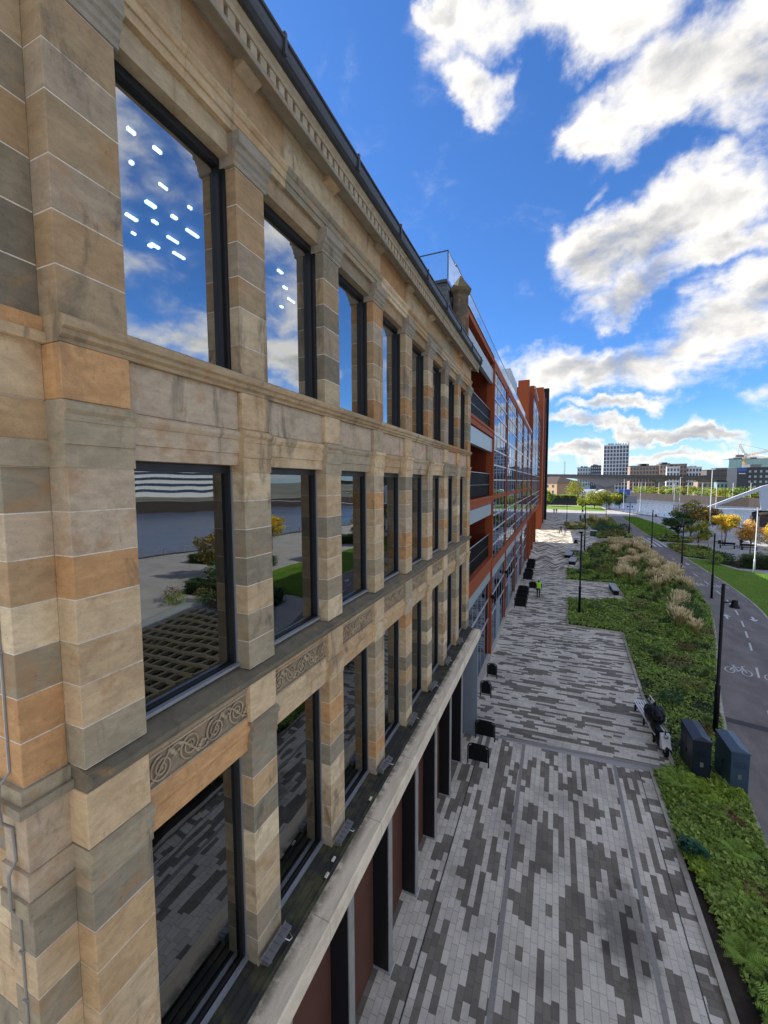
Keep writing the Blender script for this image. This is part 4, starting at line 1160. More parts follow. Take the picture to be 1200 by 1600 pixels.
def block_bench(x, y, L, w, rz, label):
    t = empty('block_bench', (0, 0, 0), label, 'bench', 'granite block benches')
    b = MB(); b.bbox(-w/2, w/2, -L/2, L/2, .40, .48, .012); b.build('seat', M['granite'], t)
    b = MB(); b.box(-w/2 + .06, w/2 - .06, -L/2 + .06, L/2 - .06, 0, .40); b.build('base', M['black'], t)
    t.location = (x, y, .01); t.rotation_euler = (0, 0, rz)
block_bench(5.25, 43.9, 3.0, .55, R(2), 'grey block bench in the paved recess among the planting')
block_bench(2.15, 57.6, 3.2, .85, R(-6), 'pale block bench behind the lamp post, nearer of two in line')
block_bench(1.95, 64.0, 6.5, .95, R(-6), 'long pale block bench behind the lamp post, farther of two in line')
block_bench(4.9, 92.4, 3.5, .8, R(-4), 'pale block bench at the corner of the far hedge bed')
t = empty('litter_bin', (0, 0, 0), 'green bin with white lid at the edge of the shrub bed', 'bin')
b = MB(); b.bbox(-.55, .55, -.4, .4, 0, 1.0, .02); b.build('body', plain('bin_green', (0.02, 0.07, 0.055)), t)
b = MB(); b.bbox(-.58, .58, -.43, .43, 1.0, 1.08, .02); b.build('lid', M['white'], t)
t.location = (6.7, 87.5, .01)
# pale seating walls and tables on the promenade
for k, (x, y, w, d, h, lb) in enumerate(((25.2, 66.5, 5.5, .8, .8, 'long white seating wall behind the dark hedge'), (26.5, 69.8, 6, .5, .5, 'low white seat behind the long seating wall'), (23.0, 84.5, 6.0, .6, .5, 'pale seating wall by the walker under the yellow tree'), (29.5, 80, 6.5, .7, .45, 'pale low wall beneath the yellow trees'))):
    b = MB(); b.bbox(-w/2, w/2, -d/2, d/2, 0, h, .02); o = b.build('seating_wall', M['concrete']); o.location = (x, y, .0); tag(o, lb, 'low wall')
for k, (x, y, lb) in enumerate(((24.6, 78.6, 'black bench with backrest under the yellow tree, left one'), (27.0, 77.8, 'black bench with backrest under the yellow tree, right one'), (27.4, 68, 'dark bench in front of the low white seat'))):
    t = empty('park_bench', (0, 0, 0), lb, 'bench', 'black promenade benches')
    b = MB(); b.box(-1, 1, -.25, .25, .42, .48); b.build('seat', M['black'], t)
    b = MB(); b.box(-1, 1, .22, .28, .6, .9); b.build('backrest', M['black'], t)
    for s in (-.85, .85):
        b = MB(); b.box(s - .04, s + .04, -.2, .25, 0, .42); b.box(s - .04, s + .04, .2, .26, .42, .9); b.build('leg', M['black'], t)
    t.location = (x, y, 0); t.rotation_euler = (0, 0, R(10*k - 6))
# river railing
t = empty('river_railing', (30, 135, 0), 'thin grey railing along the quay edge above the river', 'railing')
RL = resample([(51, 0), (44.2, 56), (36.2, 118), (23.2, 150), (18.4, 169)], 2.5)
b = MB()
for z in (.35, .7, 1.1): b.tube([(p.x - .5, p.y, z) for p in RL], .025, 5)
b.build('rails', M['grey'], t)
b = MB()
for p in RL: b.box(p.x - .54, p.x - .46, p.y - .04, p.y + .04, 0, 1.15)
o = b.build('uprights', M['grey'], t)
# timber lattice planter beyond the frame, mirrored in the windows
t = empty('timber_lattice', (13, 17, 0), 'weathered timber lattice over dark planting, mirrored in the middle windows', 'planter')
b = MB()
for k in range(12): b.box(10.2 + k*.75, 10.36 + k*.75, 9, 21.5 + min(k, 4) * .4, .42, .6)
b.build('long_beams', M['timber'], t)
b = MB()
for k in range(14): b.box(10.0, 18.8, 9.2 + k*.95, 9.34 + k*.95, .605, .76)
b.build('cross_beams', M['timber'], t)
sheet('planting_bed', [(9.8, 8.8), (19, 8.8), (19, 24), (11.9, 24)], .018, M['soil'])

# ------------------------------------------------------------------ foliage
def nz(x, y, s=1.0, seed=0.0):
    x = np.asarray(x)*s; y = np.asarray(y)*s
    return (np.sin(1.7*x + 2.3*y + seed) + np.sin(3.1*x - 1.9*y + 1.3*seed + 1) * .7 + np.sin(-2.2*x + 4.7*y + 2.1*seed) * .5 + np.sin(6.3*x + 5.1*y + seed*3) * .35) / 2.55
def leaf_quads(P, L, rng, tmean=.25, tsd=.55, aspect=.55, fold=.12):
    N = len(P); a = rng.uniform(0, 2*np.pi, N); t = rng.normal(tmean, tsd, N)
    d = np.stack([np.cos(a)*np.cos(t), np.sin(a)*np.cos(t), np.sin(t)], 1)
    ref = rng.normal(0, .35, (N, 3)); ref[:, 2] += 1
    s = np.cross(d, ref); s /= np.linalg.norm(s, axis=1, keepdims=True) + 1e-9
    n = np.cross(s, d)
    L = (np.asarray(L) * rng.uniform(.65, 1.35, N))[:, None]
    mid = P + d*L*.5 + n*L*fold
    return np.stack([P, mid + s*L*aspect*.5, P + d*L - n*L*fold*.6, mid - s*L*aspect*.5], 1)
def pick(rng, cols, N, jit=.18):
    cols = np.array(cols); c = cols[rng.integers(0, len(cols), N)]
    return c * rng.uniform(1 - jit, 1 + jit, (N, 1))
def inside(poly, x, y):
    r = np.zeros(len(x), bool); n = len(poly); j = n - 1
    for i in range(n):
        xi, yi = poly[i]; xj, yj = poly[j]
        c = ((yi > y) != (yj > y)) & (x < (xj - xi) * (y - yi) / ((yj - yi) + 1e-12) + xi)
        r ^= c; j = i
    return r
def sample(poly, N, rng, ylim=None, power=1.0):
    xs = [p[0] for p in poly]; ys = [p[1] for p in poly]
    y0, y1 = (min(ys), max(ys)) if ylim is None else ylim
    X = []; Y = []
    tot = 0
    while tot < N:
        x = rng.uniform(min(xs), max(xs), N*2); y = y0 + (y1 - y0) * rng.uniform(0, 1, N*2)**power
        k = inside(poly, x, y); X.append(x[k]); Y.append(y[k]); tot += k.sum()
    return np.concatenate(X)[:N], np.concatenate(Y)[:N]

GREENS = [(0.20,0.30,0.055), (0.26,0.35,0.07), (0.14,0.22,0.04), (0.33,0.41,0.095)]
LIME = [(0.36,0.46,0.05), (0.29,0.41,0.045), (0.43,0.50,0.08)]
DARKG = [(0.045,0.095,0.025), (0.06,0.12,0.035), (0.07,0.14,0.045)]
BROWN = [(0.20,0.125,0.05), (0.15,0.09,0.04), (0.25,0.16,0.075)]
OLIVE = [(0.22,0.21,0.07), (0.27,0.23,0.09), (0.17,0.18,0.055)]
def ground_cover(name, poly, N, size, rng, ylim=None, power=1.0, hmax=.3, seed=1.0, mix=None, gap=.0):
    x, y = sample(poly, N, rng, ylim, power)
    k = nz(x, y, .55, seed); k2 = nz(x, y, 1.4, seed + 4); k3 = nz(x, y, .33, seed + 9)
    keep = (k2 + .25*rng.normal(size=len(x))) > -1.0 + gap
    x, y, k, k2, k3 = x[keep], y[keep], k[keep], k2[keep], k3[keep]; N = len(x)
    h = hmax * (.45 + .45*np.clip(k2, -1, 1)*.6 + .3*np.clip(k, -1, 1)) ; h = np.clip(h, .05, None)
    z = .02 + h * rng.uniform(.2, 1, N)**.4
    C = pick(rng, (mix or {}).get('base', GREENS), N)
    def blend(mask, cols):
        m_ = mask & (rng.uniform(size=N) < .82); C[m_] = pick(rng, cols, m_.sum())
    m = mix or {}
    blend(k > .42, m.get('a', LIME)); blend(k < -.50, m.get('b', DARKG)); blend(k3 < -.55, m.get('c', BROWN)); blend((k3 > .55) & (k2 > 0), m.get('d', OLIVE))
    C *= (.72 + .38*np.clip(z/(h + .03), 0, 1))[:, None]*0 + 1.0
    sz = size(y) if callable(size) else np.full(N, size)
    big = np.where(k > .42, 1.15, np.where(k < -.5, .8, 1.0))
    V = leaf_quads(np.stack([x, y, z], 1), sz*big, rng, .15, .5, .62)
    o = quads(name, V, C, M['leaf']); return tag(o, kind='stuff')
rng = np.random.default_rng(5)
g1 = ground_cover('ground_cover', [(4.05, 4), (3.95, 9.5), (3.72, 12), (3.52, 13.2), (3.5, 16.75), (4.3, 17.15)] + path_edge(17.2, 4, -1), 30000, .125, rng, (5.5, 17.1), 1.0, .34, 1.3, {'base': GREENS, 'a': [(0.27,0.38,0.045), (0.22,0.33,0.04), (0.34,0.42,0.07)], 'c': BROWN, 'b': DARKG + GREENS, 'd': [(0.24,0.35,0.05)]}, .25)
tag(g1, 'dense lime and green leafy ground cover in the nearest planting bed', 'ground cover')
g2 = ground_cover('ground_cover', [p for p in B2], 60000, lambda y: .095 + .0036*(y - 17), rng, (17.3, 56), 1.25, .34, 2.2, {'a': [(0.20,0.32,0.05), (0.26,0.37,0.07)], 'c': OLIVE, 'd': GREENS}, .1)
tag(g2, 'mixed green ground cover filling the long planting bed by the cycle path', 'ground cover')
g3 = ground_cover('ground_cover', B2, 16000, .26, rng, (54, 79), 1.0, .5, 3.1, {'a': OLIVE}); tag(g3, 'olive and green planting at the far end of the long bed', 'ground cover')
g4 = ground_cover('ground_cover', B3, 14000, .34, rng, None, 1.0, .6, 4.0, {'a': OLIVE}); tag(g4, 'low mixed planting in the far shrub bed beyond the crossing', 'ground cover')
g5 = ground_cover('ground_cover', B5, 9000, .24, rng, None, 1.0, .55, 5.5, {'a': [(0.26,0.26,0.03), (0.32,0.30,0.05)], 'b': BROWN, 'c': [(0.22,0.09,0.05)], 'd': BROWN}); tag(g5, 'yellow and rusty autumn perennials right of the cycle path', 'ground cover')
g6 = ground_cover('ground_cover', B6, 4000, .28, rng, None, 1.0, .5, 6.5, {'a': [(0.14,0.06,0.035)], 'b': BROWN}); tag(g6, 'dark reddish perennials behind the walker', 'ground cover')
g7 = ground_cover('ground_cover', B4, 5000, .3, rng, None, 1.0, .7, 7.5, {'a': OLIVE, 'b': DARKG}); tag(g7, 'low hedge planting in the small bed on the plaza', 'ground cover')
g8 = ground_cover('ground_cover', [(10.2, 9), (18.8, 9), (18.8, 22.5), (11.5, 22.5)], 6000, .14, rng, None, 1, .35, 8.5); tag(g8, 'low green planting under the timber lattice', 'ground cover')
# lawn blades
def lawn_blades(poly, N, L, rng, label, power=1.0):
    x, y = sample(poly, N, rng, None, power); N = len(x)
    C = pick(rng, [(0.15,0.26,0.02), (0.18,0.30,0.025), (0.12,0.22,0.018)], N) * (1 + .15*nz(x, y, .4, 2.0))[:, None]
    V = leaf_quads(np.stack([x, y, np.full(N, .012)], 1), np.full(N, L), rng, .9, .35, .16)
    return tag(quads('lawn_grass', V, C, M['leaf']), label, 'grass', kind='stuff')
lawn_blades(LAWN1, 45000, .12, rng, 'short bright green grass of the lawn right of the cycle path', 1.6)
lawn_blades(LAWN2, 14000, .3, rng, 'short bright green grass of the far lawn')

# ferns
def make_fern(seed, R_=.55, n=13, cols=GREENS):
    rg = np.random.default_rng(seed); Vs = []; Cs = []
    for i in range(n):
        a = 2*np.pi*i/n + rg.uniform(-.2, .2); Lf = R_*rg.uniform(.8, 1.15); rise = rg.uniform(.45, .8)*Lf
        c = pick(rg, cols, 1)[0]
        for j in range(2, 17):
            t = j/17; rad = Lf*t; z = rise*(1.9*t - 1.5*t*t); w = .17*Lf*math.sin(math.pi*min(1, t*1.05 + .06))**.8
            p = np.array([math.cos(a)*rad, math.sin(a)*rad, z]); side = np.array([-math.sin(a), math.cos(a), 0]); fw = np.array([math.cos(a), math.sin(a), .1])
            for s in (1, -1):
                tip = p + side*s*w + fw*w*.35 + np.array([0, 0, -.15*w]); q = Lf*.028
                Vs.append([p - fw*q*.6, p + fw*q*.6, tip + fw*q*.3, tip - fw*q*.3]); Cs.append(c*rg.uniform(.85, 1.15))
    return np.array(Vs), np.array(Cs)
ferns = [make_fern(s, .6, 15, [(0.24,0.36,0.04), (0.19,0.31,0.035)]) for s in range(3)]
FN = [(4.10, 16.1, 1.25, 'large lime green fern beside the navy cabinet'), (4.0, 10.6, .9, 'bright fern spilling over the kerb low in the near bed'), (4.35, 9.4, 1.1, 'broad bright fern at the bottom edge of the near bed'), (4.9, 13.6, .9, 'small fern in the middle of the near bed'), (3.95, 12.6, .6, 'little fern close to the plaza kerb in the near bed'), (5.0, 25.4, .9, 'fern in the long bed beyond the slatted bench'), (5.1, 11.3, 1.1, 'fern beside the path kerb low in the near bed'), (4.75, 15.3, .95, 'fern in front of the lighter blue cabinet'), (4.55, 12.2, .8, 'fern between the kerbs halfway along the near bed'), (4.9, 9.9, .9, 'fern at the right edge at the bottom of the near bed')]
for i, (x, y, s, lb) in enumerate(FN):
    V, C = ferns[i % 3]; o = quads('fern', V.copy(), C, M['leaf']); o.location = (x, y, .1); o.scale = (s, s, s); o.rotation_euler = (0, 0, i*1.3); tag(o, lb, 'fern', 'ferns')

# hosta-like rosette and pale flower
rg = np.random.default_rng(3); 
a = rg.uniform(0, 2*np.pi, 70); rr = rg.uniform(.03, .22, 70)
V = leaf_quads(np.stack([rr*np.cos(a), rr*np.sin(a), .12 + .2*(1 - rr*3)], 1), np.full(70, .16), rg, .3, .3, .8)
o = quads('blue_green_rosette', V, pick(rg, [(0.03,0.10,0.06), (0.04,0.12,0.075)], 70), M['leaf']); o.location = (3.72, 13.2, .02); o.scale = (1.3, 1.3, 1.2); tag(o, 'blue green leafy rosette at the plaza kerb', 'plant')

# ornamental grasses
def make_grass(seed, h=1.2, n=170, tan=True):
    rg = np.random.default_rng(seed); Vs = []; Cs = []
    for i in range(n):
        a = rg.uniform(0, 2*np.pi); lean = rg.uniform(.08, .55); H = h*rg.uniform(.65, 1.1); w = .012 + .006*rg.uniform()
        base = np.array([rg.normal(0, .07), rg.normal(0, .07), 0]); side = np.array([-math.sin(a), math.cos(a), 0])*w*h
        prev = base; c = np.array([(0.46,0.37,0.17), (0.38,0.31,0.12), (0.54,0.44,0.23), (0.22,0.25,0.08)][rg.integers(0, 4)] if tan else [(0.14,0.20,0.06), (0.10,0.15,0.045), (0.20,0.22,0.09)][rg.integers(0, 3)])
        for j in range(1, 4):
            t = j/3; r = lean*H*t*t; p = base + np.array([math.cos(a)*r, math.sin(a)*r, H*(t - .25*lean*t*t)])
            k = 1.0 if j < 3 else .3
            Vs.append([prev - side, prev + side, p + side*k, p - side*k]); Cs.append(c*rg.uniform(.85, 1.15)*(1 if j > 1 else .7)); prev = p
        if tan and rg.uniform() < .6:
            dirv = np.array([math.cos(a)*.35, math.sin(a)*.35, .9]); L = .28*h
            s2 = np.array([-math.sin(a), math.cos(a), 0])*.04*h
            Vs.append([prev, prev + dirv*L*.5 + s2, prev + dirv*L, prev + dirv*L*.5 - s2]); Cs.append(np.array((0.68,0.56,0.33))*rg.uniform(.85, 1.15))
    return np.array(Vs), np.array(Cs)
gm = []
for s in range(3):
    V, C = make_grass(s, 1.2); o = quads('ornamental_grass', V, C, M['drygrass']); gm.append(o)
for s in range(2):
    V, C = make_grass(20 + s, 1.0, 170, False); o = quads('ornamental_grass', V, C, M['leaf']); gm.append(o)
used = [False]*5
def put_grass(x, y, s, kind, label, group):
    i = (0, 1, 2)[int(rng.integers(0, 3))] if kind == 'tan' else (3, 4)[int(rng.integers(0, 2))]
    o = gm[i] if not used[i] else gm[i].copy()
    if used[i]: COL.objects.link(o)
    used[i] = True
    o.location = (x, y, .02); o.scale = (s, s, s*rng.uniform(.85, 1.1)); o.rotation_euler = (0, 0, rng.uniform(0, 6.28)); tag(o, label, 'grass', group)
rg = np.random.default_rng(12)
TAN = [(8.8,35.2),(8.5,36.6),(9.0,38),(8.2,34.2),(8.9,33.2),(9.4,39.2)]
for q in range(50):
    y = rg.uniform(45, 74); xl = 5.2 + .10*(y - 45); xr = path_x(y, -1) - .5
    x = rg.uniform(xl, xr); TAN.append((x, y))
TAN += [(8.4 + i*.8, 75.5 + rg.uniform(-.6, .8)) for i in range(6)]
for x, y in TAN:
    far = 'at the far end of the long bed' if y > 74 else ('beside the dark shrub in the long bed' if y < 42 else 'in the middle of the long planting bed')
    put_grass(x, y, rg.uniform(.85, 1.2), 'tan', 'tawny feathery grass clump ' + far, 'tawny grass clumps ' + far)
for q in range(50):
    y = rg.uniform(40, 72); x = rg.uniform(6.3 if y < 48 else 4.2, path_x(y, -1) - .6)
    put_grass(x, y, rg.uniform(.7, 1.0), 'green', 'dark green grassy clump among tawny grasses in the long bed', 'green grassy clumps in the long bed')
for q in range(24):
    y = rg.uniform(19.5, 33); put_grass(rg.uniform(4.9, path_x(y, -1) - .5), y, rg.uniform(.35, .6), 'green', 'low green grassy tuft in the nearer half of the long bed', 'low green tufts')
for q in range(8):
    put_grass(rg.uniform(8, 13), rg.uniform(108, 124), rg.uniform(1.0, 1.4), 'tan', 'tawny grass clump in the far shrub bed', 'tawny clumps in the far shrub bed')
for q in range(5):
    put_grass(rg.uniform(3.2, 6), rg.uniform(99, 103), .9, 'tan', 'tawny grass clump in the small plaza bed', 'tawny clumps in the small plaza bed')

def shrub(x, y, r, h, cols, label, n=1200, ls=.12, group=None, seed=0, name='shrub'):
    rg = np.random.default_rng(seed + 100)
    v = rg.normal(size=(n, 3)); v /= np.linalg.norm(v, axis=1, keepdims=True); rad = rg.uniform(.35, 1, n)**.5
    bump = 1 + .22*nz(v[:, 0]*2.3, v[:, 1]*2.3 + v[:, 2]*1.7, 1.5, seed)
    P = v*rad[:, None]*bump[:, None]*np.array([r, r, h*.55]); P[:, 2] = np.abs(P[:, 2] + h*.45)
    V = leaf_quads(P, np.full(n, ls), rg, .3, .6, .5); C = pick(rg, cols, n, .25)
    t = empty(name, (0, 0, 0), label, 'shrub', group)
    b = MB(); b.tube([(0, 0, 0), (.03, .02, h*.5)], [.05, .02], 6); b.build('stem', M['bark'], t)
    quads('foliage', V, C, M['leaf'], t); t.location = (x, y, .02); return t
shrub(9.35, 36.2, .95, 1.6, DARKG, 'dark green bushy shrub beside the cycle path kerb', 2600, .10, None, 1)
shrub(5.2, 22.4, .55, .6, [(0.03,0.09,0.05), (0.04,0.10,0.05)], 'low bluish green shrub behind the slatted bench', 900, .07, None, 2)
for i, (x, y) in enumerate(((5.6, 20.0), (6.4, 24.2), (5.4, 28.6), (7.6, 29.8), (6.2, 33.5), (3.2, 36.8))):
    shrub(x, y, .5 + .1*(i % 3), .45 + .08*(i % 2), [BROWN, OLIVE, DARKG][i % 3], ['brown', 'olive', 'dark green'][i % 3] + [' low shrub near the slatted bench', ' low shrub in the bed before the paved recess'][i > 2], 700, .08, None, 140 + i)
shrub(6.7, 38.6, .8, .8, OLIVE, 'brownish low shrub near the paved recess', 900, .1, None, 3)
shrub(3.0, 50.5, .8, .7, DARKG, 'dark low shrub at the corner of the bed before the benches', 800, .1, None, 4)
shrub(4.9, 52, .9, .7, BROWN, 'brown seedhead shrub in the long bed', 800, .1, None, 5)
rg = np.random.default_rng(8)
for i in range(16):
    y = rg.uniform(86, 120); x = rg.uniform(8.0, 13.2)
    shrub(x, y, rg.uniform(1.0, 1.7), rg.uniform(1.0, 1.8), [DARKG, GREENS, OLIVE, [(0.05,0.10,0.06), (0.07,0.12,0.08)]][i % 4], ['dark green', 'mid green', 'olive', 'grey green'][i % 4] + ' rounded shrub in the far shrub bed', 700, .24, 'rounded shrubs in the far bed', 20 + i)
for i in range(7):
    shrub(4.2 + rg.uniform(-2, 2), rg.uniform(56, 74) if i > 3 else rg.uniform(53, 60), rg.uniform(.6, 1), rg.uniform(.6, 1.0), [DARKG, GREENS][i % 2], ['dark green', 'mid green'][i % 2] + ' shrub behind the block benches', 600, .15, 'shrubs behind the block benches', 60 + i)
for i, (x, y) in enumerate(((18.6, 63.2), (20.2, 64.2), (21.6, 63.0), (22.8, 65.0), (19.6, 65.4), (24.0, 66.3))):
    shrub(x, y, .95, 1.35, [GREENS, DARKG, OLIVE][i % 3], ['mid green', 'dark green', 'olive'][i % 3] + ' shrub at the lawn edge under the yellow tree', 700, .17, 'shrubs at the lawn edge', 80 + i)

def hedge(x0, x1, y0, y1, h, label, cols=DARKG, n=5000, ls=.14, rz=0, c=None, seed=1):
    rg = np.random.default_rng(seed); cx, cy = (x0+x1)/2, (y0+y1)/2; w, d = x1-x0, y1-y0
    P = rg.uniform(-.5, .5, (n, 3)); face = rg.integers(0, 4, n)
    P[face == 0, 2] = .5; P[face == 1, 1] = -.5; P[face == 2, 0] = -.5; P[face == 3, 0] = .5
    P += rg.normal(0, .02, P.shape); P = P*np.array([w, d, h]); P[:, 2] += h/2
    V = leaf_quads(P, np.full(n, ls), rg, .2, .6, .6)
    t = empty('hedge', (0, 0, 0), label, 'hedge')
    b = MB(); b.box(-w/2+.08, w/2-.08, -d/2+.08, d/2-.08, 0, h-.1, (.3, .4, .3)); b.build('inner_twigs', M['bark'], t)
    quads('foliage', V, pick(rg, cols, n, .3), M['leaf'], t); t.location = (cx, cy, 0); t.rotation_euler = (0, 0, rz); return t
hedge(15, 25, 27.5, 29.2, 1.3, 'dark clipped hedge mirrored in the first middle window', DARKG, 6000, .15, 0, None, 9)
hedge(26, 38, 40, 41.6, 1.2, 'dark clipped hedge mirrored in the second middle window', DARKG, 6000, .15, R(-8), None, 10)
for i in range(8):
    shrub(13.4 + i*1.6, 24.8 + (i % 3)*.8, .9, 1.1 + .2*(i % 2), [DARKG, OLIVE, GREENS, BROWN][i % 4], ['dark green', 'olive', 'mid green', 'brown'][i % 4] + ' shrub in the row mirrored in the first middle window', 500, .16, 'shrubs mirrored in the windows', 170 + i)
hedge(21.4, 28.5, 60.8, 63.0, 1.35, 'dark clipped box hedge at the right edge behind the lawn', DARKG, 9000, .13, R(-12))

def tree(x, y, h, cr, cols, label, n=3500, ls=.28, trunk=.12, base=.35, stems=1, group=None, seed=0, name='tree', clumps=26, sq=.75):
    rg = np.random.default_rng(seed + 500); rd = random.Random(seed)
    t = empty(name, (0, 0, 0), label, 'tree', group)
    cz = h*(base + 1)/2; rz = h*(1 - base)/2
    cen = []
    while len(cen) < clumps:
        v = rg.uniform(-1, 1, 3)
        if np.dot(v, v) < 1: cen.append(v*np.array([cr, cr, rz])*.88 + np.array([0, 0, cz]))
    tb = MB()
    for s in range(stems):
        a = 6.28*s/max(1, stems) + .5; ox, oy = (0, 0) if stems == 1 else (.3*math.cos(a), .3*math.sin(a))
        tb.tube([(ox*.5, oy*.5, 0), (ox, oy, h*base*.5), (ox*1.3 + rd.uniform(-.1, .1), oy*1.3, h*base), (ox*1.5, oy*1.5, h*.75)], [trunk, trunk*.8, trunk*.65, trunk*.2], 8)
    tr = tb.build('trunk', M['bark'], t)
    lb = MB()
    for c_ in cen[:14]:
        z0 = h*base*rd.uniform(.8, 1.25); lb.tube([(0, 0, z0), (c_[0]*.5, c_[1]*.5, z0 + (c_[2] - z0)*.6), tuple(c_)], [trunk*.4, trunk*.25, trunk*.08], 5)
    lb.build('branches', M['bark'], t)
    per = n // clumps; Ps = []; Cs = []
    for c_ in cen:
        p = rg.normal(size=(per, 3)); p /= np.linalg.norm(p, axis=1, keepdims=True); p *= rg.uniform(.2, 1, (per, 1))**.6
        s = cr*rg.uniform(.26, .42); Ps.append(p*np.array([s*1.15, s*1.15, s*sq]) + c_); Cs.append(pick(rg, [cols[int(rg.integers(0, len(cols)))]], per, .28))
    P = np.concatenate(Ps); C = np.concatenate(Cs)
    V = leaf_quads(P, np.full(len(P), ls), rg, -.1, .6, .62)
    quads('crown', V, C, M['leaf'], t); t.location = (x, y, 0); return t
YEL = [(0.62,0.43,0.035), (0.54,0.40,0.045), (0.44,0.38,0.05), (0.68,0.48,0.06)]
ORG = [(0.58,0.40,0.15), (0.60,0.34,0.07), (0.70,0.47,0.14)]
YG = [(0.27,0.29,0.035), (0.33,0.32,0.045), (0.20,0.25,0.035)]
RUST = [(0.28,0.20,0.035), (0.33,0.22,0.04), (0.18,0.17,0.035)]
tree(19.6, 84.5, 5.4, 2.4, DARKG, 'dark green layered pine by the path behind the walker', 4200, .26, .12, .25, 1, None, 1, 'dark_pine', 22, .35)
tree(23.5, 93, 6.6, 3.0, RUST, 'olive and rust crowned tree behind the dark pine', 4200, .30, .13, .3, 1, None, 2)
tree(19.8, 74.5, 4.5, 1.9, YG, 'young yellow green tree with thin trunk in the perennials', 2800, .22, .06, .3, 1, None, 3)
tree(26.5, 95, 6.0, 2.5, [(0.12,0.09,0.035), (0.15,0.10,0.04), (0.09,0.09,0.03)], 'dark brown tree right of the tall white mast', 3000, .28, .1, .35, 1, None, 4)
tree(25.2, 82.0, 5.4, 1.9, YEL, 'yellow multi stemmed tree, centre of the promenade group', 4600, .25, .06, .42, 3, None, 5)
tree(25.1, 72.0, 4.8, 1.7, ORG, 'orange yellow tree right of the multi stemmed one', 3600, .22, .07, .38, 1, None, 6)
tree(27.2, 69.5, 5.4, 2.3, YEL, 'golden tree at the right edge beside the white mast', 4200, .24, .08, .36, 1, None, 7)
tree(25.9, 66.0, 3.0, 1.5, YG, 'low yellow green bushy tree at the right edge behind the seating wall', 2400, .2, .06, .2, 1, None, 8)
tree(34, 52, 5.5, 2.4, YEL, 'golden tree on the promenade mirrored in the second window', 3600, .26, .08, .36, 1, None, 41)
tree(27, 34, 5.6, 2.6, RUST, 'rusty crowned tree mirrored in the first window', 3600, .26, .1, .3, 1, None, 42)
tree(22, 30, 3.4, 1.9, DARKG, 'dark bushy tree mirrored in the first window', 2600, .22, .1, .15, 1, None, 43)
for k, (x, y, h, r, cols, lb) in enumerate((
    (8.2, 213, 11, 4.2, YG, 'tall yellow green tree right of the tan brick house'), (-3.5, 186, 6.5, 2.6, GREENS, 'small green tree at the foot of the dark tower'),
    (13.2, 172, 6.9, 4.0, YG, 'broad green tree in front of the hoarding'), (18.5, 176, 7.0, 4.2, YG, 'broad yellow green tree left of the river'),
    (22.4, 180, 6.2, 3.0, DARKG, 'dark green tree beside the blue boat shed'), (9.3, 176, 4.5, 2.0, YG, 'small yellow green tree before the hoarding'))):
    tree(x, y, h, r, cols, lb, 2200, .55, .15, .18, 1, 'trees at the end of the plaza', 60 + k)
hedge(-2, 8, 198.5, 200.5, 4.2, 'overgrown green hedge behind the dark hoarding', GREENS, 2500, .5, 0, None, 4)
sheet('verge', [(-4, 168), (16, 160), (17, 190), (-4, 193)], .02, M['lawn'])

